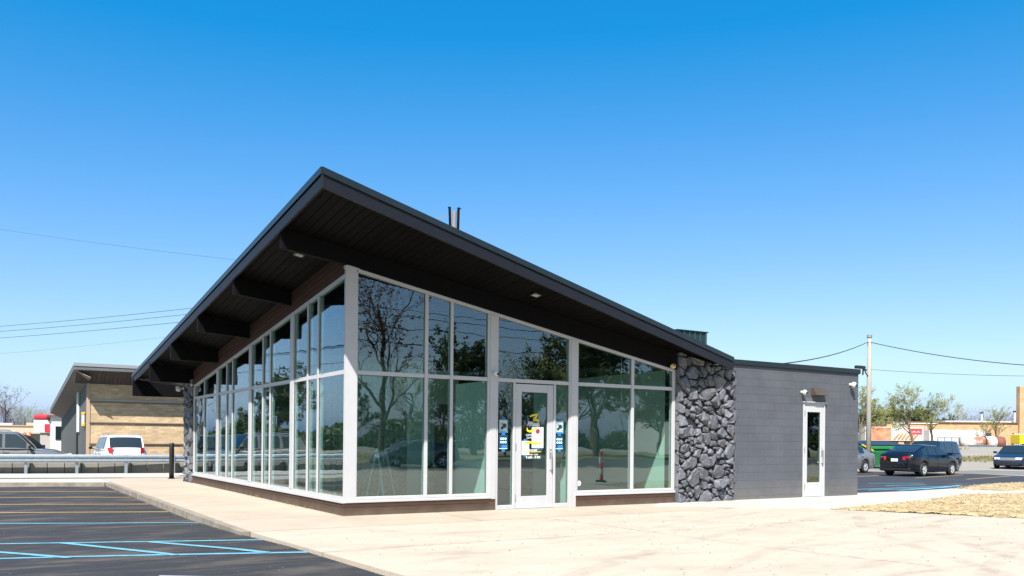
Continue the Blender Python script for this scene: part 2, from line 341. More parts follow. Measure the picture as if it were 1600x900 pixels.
slab('side_street', [(12, 20.4), (-4.3, 23.75), (-40, 33.2), (-60, 60), (-60, 110), (12, 29.2)], -.25, -.01, mat('street_asphalt', (.075, .073, .07), .88, var=.4, scale=1.2, bump=.2, bscale=60))

# right hand lot
lotr = slab('rear_parking_lot', [(15.43, .72), (18.9, .66), (22.6, 1.14), (27, 2.34), (33, 3.0), (36.2, 5.4), (37.2, 9), (34.5, 13.5), (15.43, 14)], -.25, .0, streak_mat('rear_lot_asphalt', (.020, .021, .027), [(200, (1, 1, 1), .5, .75, .5, (.045, .045, .05), 0), (.5, (1, 1, 1), .55, .75, .4, (.12, .11, .1), 0)], .82, .2, 120))
zr = lambda x, y: 0
for p, q in [((26.6, 8.6), (33.6, 10.3)), ((28.69, 6.83), (34.85, 8.3)), ((29.72, 5.15), (35.85, 6.55)), ((28.0, 10.9), (33.6, 12.4))]:
    stripe(p, q, .13, M_yel, lotr, zr)
for p, q in [((17.6, 1.95), (24.0, 1.98)), ((18.842, 1.0), (24.0, 1.98)), ((21.2, 3.1), (23.3, 2.9)), ((19.6, 4.5), (21.6, 4.5)), ((22.2, 4.5), (24.4, 3.7)), ((18.0, 1.5), (22.4, 1.45)), ((20.4, 1.15), (24.2, 2.2))]:
    stripe(p, q, .14, M_blu, lotr, zr, lift=.004+.0015*random.random())

# ================================================================== the storefront building
BLD = empty('storefront_building', (0, 0, 0), 0, 'dark storefront with tilted black roof, tall white-framed glass walls and painted stone', 'building')
RA, RB, RZ0 = .173, .105, 5.79 - .173*1.3 - .105*2.39
def ztop(x, y): return RZ0 - RA*x - RB*y
SOF = .19                                   # soffit depth below the roof top
P0, P1, P2 = (-1.34, -2.42), (10.08, -.31), (-1.34, 17.55)
# ---- roof: sloping triangular slab with fascia boards and metal edge, flat roof behind it
b = MB()
tri = [P0, P1, P2]
b.add([(x, y, ztop(x, y)-.012) for x, y in tri]+[(x, y, ztop(x, y)-.13) for x, y in tri], [(0, 1, 2), (5, 4, 3), (0, 3, 4, 1), (1, 4, 5, 2), (2, 5, 3, 0)])
roof = b.build('roof', mat('dark_roof_membrane', (.05, .052, .055), .8, var=.3, scale=2), BLD)
def edge_board(name, a, c, off0, off1, zt, zb, m_, parent):
    """board along a roof edge from a to c, between two outward offsets, top and bottom measured below the roof plane"""
    A = Vector((*a, 0)); C = Vector((*c, 0)); d = (C-A).normalized(); nn = Vector((d.y, -d.x, 0)); pts = []
    for zz in (zb, zt):
        for p, o in ((A, off1), (C, off1), (C, off0), (A, off0)):
            q = p+nn*o; q0 = p; pts.append((q.x, q.y, ztop(q0.x, q0.y)-zz))
    b = MB(); b.hexa(pts); return b.build(name, m_, parent)
def sub(a, c, t): return (a[0]+(c[0]-a[0])*t, a[1]+(c[1]-a[1])*t)
for a, c, cuts in ((P0, P1, (0, .36, .70, 1)), (P2, P0, (0, .34, .52, .66, .82, 1))):
    for i in range(len(cuts)-1):
        e = .0004
        edge_board('fascia_board', sub(a, c, cuts[i]+(e if i else 0)), sub(a, c, cuts[i+1]-(e if i < len(cuts)-2 else 0)), -.04, .0, .10, .315, M_fascia, roof)
    edge_board('metal_edge', a, c, -.05, .022, -.006, .105, M_cap, roof)
# flat roof and rear walls
b = MB(); b.prism([(9.7, .35, 3.34), (15.36, .21, 3.34), (15.36, 13.95, 3.34), (.3, 17.0, 3.34), (-.3, 15.6, 3.34)], (0, 0, .22)); b.build('flat_roof', mat('flat_roof_membrane', (.1, .1, .1), .9, var=.3), BLD)
# ---- soffit planks running front to back
sof = empty('soffit', parent=BLD)
L12 = lambda x: P0[1] + (P1[1]-P0[1])*(x-P0[0])/(P1[0]-P0[0])
L23 = lambda x: P2[1] + (P1[1]-P2[1])*(x-P2[0])/(P1[0]-P2[0])
x = P0[0]+.045; pw = .15
b = MB(); b.add([(xx, yy, ztop(xx, yy)-.15) for xx, yy in tri], [(0, 2, 1)]); b.build('deck_underside', M_black, sof)
while x < 9.6:
    x1 = x+pw-.012; ya = max(L12(x), L12(x1))+.03; yb = min(L23(x), L23(x1))-.02
    if yb-ya > .3:
        cuts = [ya]; y = ya+random.uniform(1.5, 4.8)
        while y < yb-.8: cuts.append(y); y += random.uniform(2.4, 4.9)
        cuts.append(yb)
        for i in range(len(cuts)-1):
            dz = random.uniform(-.003, .003); b = MB(); pts = []
            for zz in (SOF+dz, SOF-.02):
                for (px, py) in ((x, cuts[i]+.002), (x1, cuts[i]+.002), (x1, cuts[i+1]-.002), (x, cuts[i+1]-.002)): pts.append((px, py, ztop(px, py)-zz))
            b.hexa(pts); b.build('plank', M_soffit, sof)
    x += pw
# ---- beams: run along x under the roof, project past the left wall
beam_obs = [(0.0, 4.966, 4.828), (3.4, 4.60, 4.455), (6.9, 4.15, 4.06), (10.35, 3.70, 3.68), (13.8, 3.26, 3.25), (17.2, 2.93, 2.93)]
for i, (yb, zo, zi) in enumerate(beam_obs):
    xo = -1.27 - .02*i; th = .13; b = MB(); xi = .02
    if i == 0:
        xe = 8.42; ze = 4.8048-.1872*xe; prof = [(xo, zo), (0, 4.812), (xe, ze), (xe, ztop(xe, 0)-SOF-.004), (xo, ztop(xo, 0)-SOF-.004)]; y0, y1 = -.055, .075
    elif i == 5: prof = [(xo, zo), (.9, zi), (.9, ztop(.3, yb)-SOF-.03), (xo, ztop(xo, yb)-SOF-.03)]; y0, y1 = yb-.065, yb+.065
    else: prof = [(xo, zo), (xi, zi), (xi, ztop(xi, yb)-SOF-.02), (xo, ztop(xo, yb)-SOF-.02)]; y0, y1 = yb-.065, yb+.065
    b.prism([(px, y0, pz) for px, pz in prof], (0, y1-y0, 0)); b.build('beam', M_beam, BLD)
# ---- brown boards: upper band over the left windows, low base under the windows
zgl = lambda y: 4.655 - .1075*y                # top of the left window head
up = empty('upper_cladding', parent=BLD)
nb = 4
for k in range(nb):
    b = MB(); f0, f1 = k/nb, (k+1)/nb; pts = []
    for seg in ((.09, 6.6), (6.605, 13.75)):
        pts = []
        for f in (f0, f1):
            for (xx, yy) in ((-.022, seg[0]), (.03, seg[0]), (.03, seg[1]), (-.022, seg[1])):
                lo = zgl(yy)+.012; hi = ztop(0, yy)-SOF-.01; pts.append((xx, yy, lo+(hi-lo)*f + (.006 if f == f0 else -.006)))
        b = MB(); b.hexa(pts); b.build('cladding_board', M_siding, up)
b = MB(); b.hexa([(.0, .09, zgl(0)+.01), (.06, .09, zgl(0)+.01), (.06, 13.75, zgl(13.75)+.01), (.0, 13.75, zgl(13.75)+.01), (.0, .09, 5.1), (.06, .09, 5.1), (.06, 13.75, ztop(0, 13.75)-SOF-.02), (.0, 13.75, ztop(0, 13.75)-SOF-.02)]); b.build('cladding_backing', M_black, up)
base = empty('base_cladding', parent=BLD)
for z0, z1 in ((.0, .152), (.158, .236)):
    for x0, x1 in ((-.03, 1.9), (1.905, 3.345)): MB().cbox(x0, -.03, z0, x1, .02, z1, .004).build('cladding_board', M_siding, base)
    MB().cbox(5.45, -.03, z0, 8.40, .02, z1, .004).build('cladding_board', M_siding, base)
    for y0, y1 in ((.021, 4.6), (4.605, 9.3), (9.305, 13.66)): MB().cbox(-.03, y0, z0, .02, y1, z1, .004).build('cladding_board', M_siding, base)
MB().box(0, .02, -.05, .1, 13.6, .24).build('base_backing', M_black, base)
b = MB(); b.box(.1, 0, -.05, 3.34, .1, .24); b.box(5.46, 0, -.05, 8.4, .1, .24); b.build('base_backing', M_black, base)

# ---- window walls
zt_f = lambda x: 4.7348-.1872*x
def member(name, x0, y0, x1, y1, z0, z1, parent, bev=.006, m_=None): return MB().cbox(x0, y0, z0, x1, y1, z1, bev).build(name, m_ or M_frame, parent)
WF = empty('window_wall', parent=BLD)
ZR, ZS, ZG = 2.7645, .242, .378                # rail centre, sill underside, glass bottom
FD0, FD1, GY = -.01, .105, .035
def vmember(name, x0, x1, z0, yo=0.0, parent=WF):
    b = MB(); b.hexa([(x0, FD0+yo, z0), (x1, FD0+yo, z0), (x1, FD1, z0), (x0, FD1, z0), (x0, FD0+yo, zt_f(x0)), (x1, FD0+yo, zt_f(x1)), (x1, FD1, zt_f(x1)), (x0, FD1, zt_f(x0))]); return b.build(name, M_frame, parent)
b = MB(); b.hexa([(-.012, -.012, ZS), (.215, -.012, ZS), (.215, .055, ZS), (-.012, .055, ZS), (-.012, -.012, 4.80), (.215, -.012, 4.76), (.215, .055, 4.76), (-.012, .055, 4.79)]); b.box(-.02, -.02, 4.74, .26, .1, 4.80)
b.build('corner_post', M_frame, WF)
for x0, x1 in ((1.68, 1.75), (2.26, 2.322), (7.05, 7.128)): vmember('mullion', x0, x1, ZG-.02)
vmember('mullion', .215, .24, ZG-.02)
for x0, x1, z0 in ((3.145, 3.20, ZG-.02), (3.20, 3.355, .0), (3.355, 3.405, 0.0), (5.25, 5.30, .0), (5.30, 5.46, 0), (5.46, 5.505, ZG-.02), (8.33, 8.415, ZG-.02)):
    vmember('post', x0, x1, z0, -.014 if (x1-x0) > .1 else 0)
def slope_member(name, xs, h, yo, parent):
    b = MB(); x0, x1 = xs; b.hexa([(x0, FD0-yo, zt_f(x0)+.002), (x1, FD0-yo, zt_f(x1)+.002), (x1, FD1, zt_f(x1)+.002), (x0, FD1, zt_f(x0)+.002), (x0, FD0-yo, zt_f(x0)+h), (x1, FD0-yo, zt_f(x1)+h), (x1, FD1, zt_f(x1)+h), (x0, FD1, zt_f(x0)+h)]); return b.build(name, M_frame, parent)
slope_member('head', (.235, 8.415), .068, .0, WF)
bays = [(.24, 1.68), (1.75, 2.26), (2.322, 3.145), (5.505, 7.05), (7.128, 8.33)]
for x0, x1 in bays + [(3.405, 5.25)]: member('rail', x0, FD0+.006, x1, FD1, ZR-.04, ZR+.04, WF)
for x0, x1 in ((.215, 3.20), (5.46, 8.415)):
    member('sill', x0, FD0-.004, x1, FD1, ZS+.055, ZG-.021, WF); member('sill_nosing', x0-(.23 if x0 < 1 else .03), FD0-.035, x1+.03, FD1, ZS, ZS+.053, WF, .008)
M_stop = mat('dark_gasket_and_reflection', (.05, .06, .06), .6)  # front gaskets, and the mullion reflections painted on the side panes
def gasket_and_reflection(xs, z0, zz, y, par, g=.009):
    x0, x1 = xs; b = MB(); ya, yb = y-.010, y-.001; zb = z0+.026 if par is not door_ref.get('d') else z0+.006
    q = lambda xa, xb, lo, hi: b.hexa([(xa, ya, lo(xa)), (xb, ya, lo(xb)), (xb, yb, lo(xb)), (xa, yb, lo(xa)), (xa, ya, hi(xa)), (xb, ya, hi(xb)), (xb, yb, hi(xb)), (xa, yb, hi(xa))])
    top = lambda x: zz(x)-.0062
    q(x0, x0+g, lambda x: z0, top); q(x1-g, x1, lambda x: z0, top); q(x0+g, x1-g, lambda x: top(x)-g, top)
    b.build('gasket_and_reflection', M_stop, par)
door_ref = {}
def pane_f(x0, x1, z0, zt=None, name='pane', par=WF, y=GY):
    b = MB(); zz = (lambda x: zt) if zt else (lambda x: zt_f(x)+.006)
    gasket_and_reflection((x0, x1), z0+(.0 if zt else 0), zz, y, par)
    e = .004; b.hexa([(x0-e, y, z0), (x1+e, y, z0), (x1+e, y+.008, z0), (x0-e, y+.008, z0), (x0-e, y, zz(x0)), (x1+e, y, zz(x1)), (x1+e, y+.008, zz(x1)), (x0-e, y+.008, zz(x0))]); return b.build(name, M_glass, par)
for x0, x1 in bays:
    pane_f(x0, x1, ZG-.025, ZR-.036); pane_f(x0, x1, ZR+.036)
pane_f(3.405, 5.25, ZR+.036)
# side lights and door
for x0, x1 in ((3.405, 3.79), (4.90, 5.25)):
    pane_f(x0, x1, .085, ZR-.036); member('sidelight_sill', x0, FD0, x1, FD1, 0.0, .09, WF)
for x0, x1 in ((3.79, 3.85), (4.84, 4.90)): member('door_jamb', x0, FD0, x1, FD1, 0, ZR-.0405, WF)
door = MB()
dz0, dz1 = .012, 2.70; dx0, dx1 = 3.857, 4.833
for bx in ((dx0, dz0, dx0+.15, dz1), (dx1-.15, dz0, dx1, dz1), (dx0+.15, dz0, dx1-.15, .27), (dx0+.15, 2.53, dx1-.15, dz1)): door.cbox(bx[0], .004, bx[1], bx[2], .062, bx[3], .004)
door = door.build('door', M_frame, BLD)
pane_f(dx0+.15, dx1-.15, .265, 2.535, 'pane', door, .034)
b = MB(); b.tube([(4.765, .0, 1.24), (4.765, -.055, 1.22), (4.765, -.06, 1.0), (4.765, -.06, .86), (4.765, 0, .84)], .016, 8); b.cbox(4.735, -.012, 1.10, 4.795, .004, 1.30, .004); b.build('handle', M_steel, door)
for z in (.25, 1.35, 2.45): MB().cbox(3.838, -.016, z-.07, 3.868, .003, z+.07, .004).build('hinge', M_steel, door)
MB().cbox(3.86, -.05, 0, 4.83, .05, .011, .003).build('threshold', M_steel, door)
# --- lettering and papers on the door
M_yv = mat('yellow_vinyl', (.62, .47, .015), .5); M_wv = mat('white_vinyl', (.6, .62, .62), .5); M_bt = mat('blue_tape', (.02, .13, .35), .6); M_pap = mat('white_paper', (.42, .5, .48), .7)
def text(body, x, z, size, m_, parent, y=.030, shear=0, align='CENTER', bold=.0, sx=1.0, name='lettering'):
    c = bpy.data.curves.new(name, 'FONT'); c.body = body; c.size = size; c.align_x = align; c.shear = shear; c.extrude = .0008; c.offset = bold
    tmp = bpy.data.objects.new('tmp_text', c); COL.objects.link(tmp); bpy.context.view_layer.update()
    me = bpy.data.meshes.new_from_object(tmp.evaluated_get(bpy.context.evaluated_depsgraph_get())); bpy.data.objects.remove(tmp); bpy.data.curves.remove(c)
    me.materials.clear(); me.materials.append(m_); me.name = name
    o = link(name, me, parent, (x, y, z), (R(90), 0, 0)); o.scale = (sx, 1, 1); return o
def ribbon(pts, wds, m_, parent, y=.029, name='lettering'):
    vs = []; P = [Vector(p) for p in pts]
    for i, p in enumerate(P):
        t = (P[min(i+1, len(P)-1)]-P[max(0, i-1)]).normalized(); n_ = Vector((-t.y, t.x))*wds[i]/2
        vs += [(p.x+n_.x, y, p.y+n_.y), (p.x-n_.x, y, p.y-n_.y)]
    nV = len(vs); vs += [(a, y+.0016, c) for a, _, c in vs]
    fs = [(2*i, 2*i+1, 2*i+3, 2*i+2) for i in range(len(P)-1)] + [(nV+2*i, nV+2*i+2, nV+2*i+3, nV+2*i+1) for i in range(len(P)-1)]
    return MB().add(vs, fs).build(name, m_, parent)
ribbon([(4.235, 2.0), (4.32, 2.03), (4.44, 2.045), (4.40, 1.99), (4.34, 1.95), (4.33, 1.93), (4.40, 1.93), (4.455, 1.92), (4.465, 1.895), (4.45, 1.87)], [.03, .045, .05, .045, .045, .045, .045, .05, .045, .02], M_yv, door)
ribbon([(4.175, 1.765), (4.165, 1.725), (4.185, 1.69), (4.24, 1.675), (4.31, 1.695), (4.38, 1.735), (4.42, 1.765)], [.02, .035, .045, .05, .045, .04, .015], M_yv, door)
text('Fifteen', 4.325, 1.795, .135, M_wv, door, .0275, .28, bold=.004, sx=.86)
text('SUPPLY YOUR', 4.33, 1.575, .062, M_wv, door, .0275, sx=1.0); text('EXPERIENCE', 4.33, 1.515, .062, M_wv, door, .0275, sx=1.0)
ribbon([(4.10, 1.425), (4.25, 1.44), (4.38, 1.41), (4.53, 1.43)], [.03, .05, .045, .03], M_yv, door, .0275)
text('HOURS', 4.33, 1.245, .06, M_wv, door, .0275, bold=.002)
ribbon([(4.10, 1.225), (4.53, 1.235)], [.016, .016], M_yv, door, .0275)
text('MON - SUN', 4.33, 1.155, .048, M_wv, door, .0275, bold=.001); text('9 AM - 9 PM', 4.33, 1.085, .072, M_wv, door, .0275, bold=.003)
def poster(x0, x1, z0, z1, kind, parent, y):
    """a sheet on the glass; print built as thin raised shapes"""
    pb = MB().box(x0, y, z0, x1, y+.003, z1).build('poster', {'photo': M_pap, 'icons': mat('navy_poster', (.008, .035, .09), .5), 'stop': M_pap, 'plain': M_pap}[kind], parent); yy = y-.0015
    w_, h_ = x1-x0, z1-z0; ink = []
    def blob(fx, fz, r, m_):
        c = (x0+w_*fx, z0+h_*fz); n_ = 14; vs = [(c[0]+r*math.cos(2*math.pi*k/n_), yy, c[1]+r*math.sin(2*math.pi*k/n_)) for k in range(n_)]
        b = MB(); b.prism(vs, (0, .0012, 0)); ink.append((b, m_))
    def bar(fx0, fx1, fz0, fz1, m_): b = MB(); b.box(x0+w_*fx0, yy, z0+h_*fz0, x0+w_*fx1, yy+.0012, z0+h_*fz1); ink.append((b, m_))
    Mi = mat('dark_print', (.03, .025, .03), .6); Mt = mat('teal_print', (.08, .35, .45), .6); Mc = mat('pale_cyan_print', (.45, .75, .78), .6); Mr = mat('dark_red_print', (.30, .02, .03), .6); Mg = mat('grey_print', (.35, .42, .43), .6); Mn = mat('blue_print', (.03, .16, .38), .6); Mp = mat('mauve_print', (.35, .22, .26), .6)
    if kind == 'photo':
        bar(0, .12, 0, 1, Mt); bar(.88, 1, 0, 1, Mt); bar(.12, .88, 0, .12, Mn)
        blob(.36, .68, .036, Mp); blob(.62, .55, .05, Mi); blob(.35, .36, .036, Mi); bar(.25, .75, .88, .93, Mg)
    elif kind == 'icons':
        for fx in (.26, .5, .75):
            for fz in (.74, .5): blob(fx, fz, .026, Mc)
        bar(.05, .95, .03, .08, Mc); bar(.3, .95, .1, .3, Mn)
    elif kind == 'stop':
        blob(.52, .78, .052, Mr); bar(.40, .64, .765, .79, M_wv)
        for f in (.58, .53, .42, .36, .14, .11): bar(.15, .85, f, f+.018, Mg)
    else:
        for f in (.8, .7, .6, .45, .35): bar(.15, .8, f, f+.02, Mg)
    for b, m_ in ink: b.build('print', m_, None).parent = pb
    return pb
def tape(x, z, parent, y): MB().cbox(x-.045, y-.002, z-.03, x+.045, y-.0004, z+.03, .0006).build('tape', M_bt, parent)
for x0, x1 in ((3.455, 3.675), (4.915, 5.13)):
    for z0, z1, k in ((1.64, 1.915, 'photo'), (1.285, 1.59, 'icons')):
        poster(x0, x1, z0, z1, k, WF, GY-.006)
    for z in (1.935, 1.615, 1.265): tape((x0+x1)/2, z, WF, GY-.0085)
# papers behind the logo: parts of the door
for (x0, x1, z0, z1, k) in ((4.29, 4.60, 1.315, 1.775, 'stop'), (4.025, 4.228, 1.16, 1.47, 'plain')):
    p_ = MB().box(x0, .0295, z0, x1, .0320, z1).build('paper_notice', M_pap, door)
    tape((x0+x1)/2, z1+.01, door, .0335); tape((x0+x1)/2, z0-.01, door, .0335)
    if k == 'stop':
        b = MB(); n_ = 8; b.prism([(4.445+.055*math.cos(R(22.5)+2*math.pi*q/n_), .0286, 1.68+.055*math.sin(R(22.5)+2*math.pi*q/n_)) for q in range(n_)], (0, .0006, 0)); b.build('red_octagon', mat('dark_red_print', (.30, .02, .03), .6), door)

# left facade: same members along y
WL = empty('window_wall', parent=BLD)
LD0, LD1, GX = -.012, .10, .016
zt_l = lambda y: 4.584-.1073*y
def hexY(name, y0, y1, zb, ztf, x0, x1, m_=None, par=WL):
    b = MB(); f = ztf if callable(ztf) else (lambda y: ztf); g_ = zb if callable(zb) else (lambda y: zb)
    b.hexa([(x0, y0, g_(y0)), (x1, y0, g_(y0)), (x1, y1, g_(y1)), (x0, y1, g_(y1)), (x0, y0, f(y0)), (x1, y0, f(y0)), (x1, y1, f(y1)), (x0, y1, f(y1))]); return b.build(name, m_ or M_frame, par)
posts = [(3.13, 3.47), (6.67, 6.93), (10.24, 10.55), (13.50, 13.76)]
mull = [(1.51, 1.66), (2.17, 2.32), (4.95, 5.11), (5.57, 5.75), (8.57, 8.76), (9.25, 9.41), (12.06, 12.28)]
allv = sorted([(a, c, 'post') for a, c in posts]+[(a, c, 'mullion') for a, c in mull])
zin = lambda y: zt_l(y)
for a, c, k in allv:
    wv = (.075 if k == 'mullion' else .22); cy = (a+c)/2 - .02; a2, c2 = cy-wv/2, cy+wv/2
    if c > 13: a2, c2 = 13.52, 13.66
    hexY(k, a2, c2, ZG-.02, zin, LD0-(.012 if k == 'post' else 0), LD1)
edges = [.056]
for a, c, k in allv:
    wv = (.075 if k == 'mullion' else .22); cy = (a+c)/2 - .02
    edges += ([cy-wv/2, cy+wv/2] if c < 13 else [13.52, 13.66])
for i in range(0, len(edges)-1, 2):
    y0, y1 = edges[i], edges[i+1]
    hexY('rail', y0, y1, ZR-.04, ZR+.04, LD0+.006, LD1)
    e = .004
    for za, zbf in ((lambda y: ZG-.02, lambda y: ZR-.041), (lambda y: ZR+.041, lambda y: zin(y)-.001)):
        hexY('gasket_and_reflection', y0, y0+.03, za, zbf, GX-.008, GX-.001, M_stop); hexY('gasket_and_reflection', y1-.012, y1, za, zbf, GX-.008, GX-.001, M_stop)  # dark strips paint the mullion's dark side as mirrored in the glass
    hexY('pane', y0-e, y1+e, ZG-.025, ZR-.036, GX, GX+.008, M_glass); hexY('pane', y0-e, y1+e, ZR+.036, lambda y: zin(y)+.006, GX, GX+.008, M_glass)
hexY('head', .056, 13.66, lambda y: zin(y)+.002, lambda y: zin(y)+.07, LD0, LD1)
hexY('sill', .056, 13.66, ZS+.055, ZG-.021, LD0-.004, LD1); hexY('sill_nosing', -.02, 13.70, ZS, ZS+.053, LD0-.04, LD1)

# ---- stone walls, every stone its own piece
def clip(poly, px, py, nx, ny):
    out = []
    for i in range(len(poly)):
        a = poly[i]; c = poly[(i+1) % len(poly)]; da = (a[0]-px)*nx+(a[1]-py)*ny; dc = (c[0]-px)*nx+(c[1]-py)*ny
        if da <= 0: out.append(a)
        if da*dc < 0: t = da/(da-dc); out.append((a[0]+(c[0]-a[0])*t, a[1]+(c[1]-a[1])*t))
    return out
def stones(dom, n, rng, minc=.0):
    """irregular packing: jittered seeds, weighted cells clipped to the wall outline"""
    x0 = min(p[0] for p in dom); x1 = max(p[0] for p in dom); y0 = min(p[1] for p in dom); y1 = max(p[1] for p in dom); S = []
    tries = 0; rmin = math.sqrt((x1-x0)*(y1-y0)/n)*.78
    while len(S) < n and tries < 20000:
        tries += 1; p = (rng.uniform(x0, x1), rng.uniform(y0, y1), rng.choice((.3, .45, .6, .9, 1.3, 1.6)), rng.gauss(0, .55), rng.uniform(.7, 1.5))
        if all(math.hypot(p[0]-q[0], p[1]-q[1]) > rmin*(p[2]+q[2])*.5 for q in S): S.append(p)
    cells = []
    for i, s in enumerate(S):
        poly = list(dom)
        for j, q in enumerate(S):
            if j == i: continue
            dx, dy = q[0]-s[0], q[1]-s[1]; d = math.hypot(dx, dy)
            if d > 1.4: continue
            t = min(.8, max(.2, s[2]/(s[2]+q[2]))); ang = .55*math.sin(7*(s[3]+q[3])+3*(s[0]+q[0]))
            ca, sa = math.cos(ang), math.sin(ang); nx, ny = (dx*ca-dy*sa)/d, (dx*sa+dy*ca)/d
            poly = clip(poly, s[0]+dx*t, s[1]+dy*t, nx, ny)
            if len(poly) < 3: break
        if len(poly) >= 3: cells.append(poly)
    return cells
def stone_mesh(poly, rng, fx, gap=.011):
    cx = sum(p[0] for p in poly)/len(poly); cy = sum(p[1] for p in poly)/len(poly)
    # shrink, merge short edges
    pts = []
    for p in poly:
        d = math.hypot(p[0]-cx, p[1]-cy) or 1e-4; k = max(.3, (d-gap*1.4)/d); q = (cx+(p[0]-cx)*k, cy+(p[1]-cy)*k)
        if not pts or math.hypot(q[0]-pts[-1][0], q[1]-pts[-1][1]) > .035: pts.append(q)
    if len(pts) > 3 and math.hypot(pts[0][0]-pts[-1][0], pts[0][1]-pts[-1][1]) < .035: pts.pop()
    if len(pts) < 3: return None
    # cut corners for rounded outline
    P = []
    for i in range(len(pts)):
        a = pts[i]; c = pts[(i+1) % len(pts)]; P += [(a[0]*.90+c[0]*.10, a[1]*.90+c[1]*.10), (a[0]*.14+c[0]*.86+rng.uniform(-.006, .006), a[1]*.14+c[1]*.86+rng.uniform(-.006, .006))]
    n = len(P); size = math.sqrt(abs(sum(P[i][0]*P[(i+1) % n][1]-P[(i+1) % n][0]*P[i][1] for i in range(n)))/2)
    h = rng.uniform(.05, .085)+size*.12; tx, ty = rng.uniform(-.36, .36), rng.uniform(-.36, .36)
    vs = [fx(p[0], p[1], -.02) for p in P]
    vs += [fx(p[0]+rng.uniform(-.004, .004), p[1]+rng.uniform(-.004, .004), h*rng.uniform(.50, .72)) for p in P]
    k = rng.uniform(.66, .86)
    for p in P:
        q = (cx+(p[0]-cx)*k+rng.uniform(-.012, .012), cy+(p[1]-cy)*k+rng.uniform(-.012, .012)); vs.append(fx(q[0], q[1], h+tx*(q[0]-cx)+ty*(q[1]-cy)+rng.uniform(-.014, .014)))
    vs.append(fx(cx+rng.uniform(-.03, .03), cy+rng.uniform(-.03, .03), h+rng.uniform(-.015, .03)))
    fs = [(i, (i+1) % n, n+(i+1) % n, n+i) for i in range(n)] + [(n+i, n+(i+1) % n, 2*n+(i+1) % n, 2*n+i) for i in range(n)] + [(2*n+i, 2*n+(i+1) % n, 3*n) for i in range(n)]
    return MB().add(vs, fs)
rng = random.Random(11)
sw = MB().prism([(8.44, -.02, -.05), (10.36, -.02, -.05), (10.36, -.02, ztop(10.36, 0)-.19), (8.44, -.02, ztop(8.44, 0)-.2)], (0, .4, 0)).build('stone_wall', M_mortar, BLD)
dom = [(8.45, -.02), (10.35, -.02), (10.35, 3.31), (8.45, 3.66)]
for c in stones(dom, 160, rng):
    b = stone_mesh(c, rng, lambda s, z, h: (s, -.02-h, z))
    if b: b.build('stone', M_stone, sw)
# return of the stone wall beside the window jamb and at its other end
for xs, sg in ((8.44, -1), (10.36, 1)):
    for c in stones([(-.13, -.02), (.02, -.02), (.02, 3.3), (-.13, 3.3)], 16, rng):
        b = stone_mesh(c, rng, lambda s, z, h: (xs+sg*h*.18, s, z), .005)
        if b: b.build('stone', M_stone, sw)
sl = MB().box(0, 13.68, -.05, .5, 14.92, 3.5).build('stone_wall', M_mortar, BLD)
for c in stones([(13.69, -.02), (14.92, -.02), (14.92, 3.45), (13.69, 3.55)], 84, rng):
    b = stone_mesh(c, rng, lambda s, z, h: (-h, s, z))
    if b: b.build('stone', M_stone, sl)
for c in stones([(-.12, -.02), (.3, -.02), (.3, 3.4), (-.12, 3.4)], 22, rng):
    b = stone_mesh(c, rng, lambda s, z, h: (s, 13.69-h*.25, z), .006)
    if b and False: b.build('stone', M_stone, sl)

# ---- grey block wall
GX0, GX1, DX0, DX1, DZ = 10.365, 15.42, 13.07, 13.965, 2.585
gw = MB(); gw.box(GX0, .004, -.3, DX0, .2, 3.46); gw.box(DX1, .004, -.3, GX1-.006, .2, 3.46); gw.box(DX0, .004, DZ, DX1, .2, 3.46); gw.box(GX1-.2, .2, -.3, GX1-.006, 13.9, 3.46); gw.box(.5, 13.9, -.3, GX1-.006, 14.1, 3.4)
gw = gw.build('block_wall', M_joint, BLD)
bcache = {}
def block(x0, x1, z0, z1):
    key = (round(x1-x0, 3), round(z1-z0, 3))
    if key not in bcache:
        bcache[key] = MB().cbox(0, 0, 0, x1-x0, .12, z1-z0, .0024).mesh('block', M_block)
    link('block', bcache[key], gw, (x0, 0, z0))
jt = .0022
for k in range(-1, 18):
    z1 = 3.34-.2032*k; z0 = z1-.2032
    if k == -1: z1 = 3.462
    if z0 < -.2: continue
    x = GX0 - (.2032 if k % 2 else 0) - .12
    while x < GX1:
        a, c = max(x, GX0), min(x+.4064, GX1); x += .4064
        segs = [(a, c)]
        if z0 < DZ-.02:
            segs = []
            if a < DX0: segs.append((a, min(c, DX0)))
            if c > DX1: segs.append((max(a, DX1), c))
        for s0, s1 in segs:
            if s1-s0 > .05: block(s0+jt, s1-jt, z0+jt, z1-jt)
cap = MB(); cap.box(GX0-.25, -.05, 3.475, GX1+.03, .26, 3.60); cap.box(GX0-.25, -.028, 3.455, GX1+.012, .24, 3.474); cap.box(GX1-.25, .261, 3.475, GX1+.03, 14.1, 3.60)
cap.build('parapet_cap', M_cap, BLD)
# side door in the block wall
d2 = MB(); fw_ = .05
d2.cbox(DX0+.004, -.02, 0, DX0+fw_, .11, DZ-.004, .004); d2.cbox(DX1-fw_, -.02, 0, DX1-.004, .11, DZ-.004, .004); d2.cbox(DX0+fw_+.001, -.02, DZ-fw_, DX1-fw_-.001, .11, DZ-.004, .004)
d2 = d2.build('door_frame', M_frame, BLD)
d3 = MB(); a, c = DX0+fw_+.004, DX1-fw_-.004; s_ = .125
d3.cbox(a, .0, .012, a+s_, .05, DZ-fw_-.004, .004); d3.cbox(c-s_, .0, .012, c, .05, DZ-fw_-.004, .004); d3.cbox(a+s_, .0, .012, c-s_, .05, .40, .004); d3.cbox(a+s_, 0, 2.33, c-s_, .05, DZ-fw_-.004, .004)
d3 = d3.build('door', M_frame, BLD)
pane_f(a+s_, c-s_, .395, 2.335, 'pane', d3, .024)
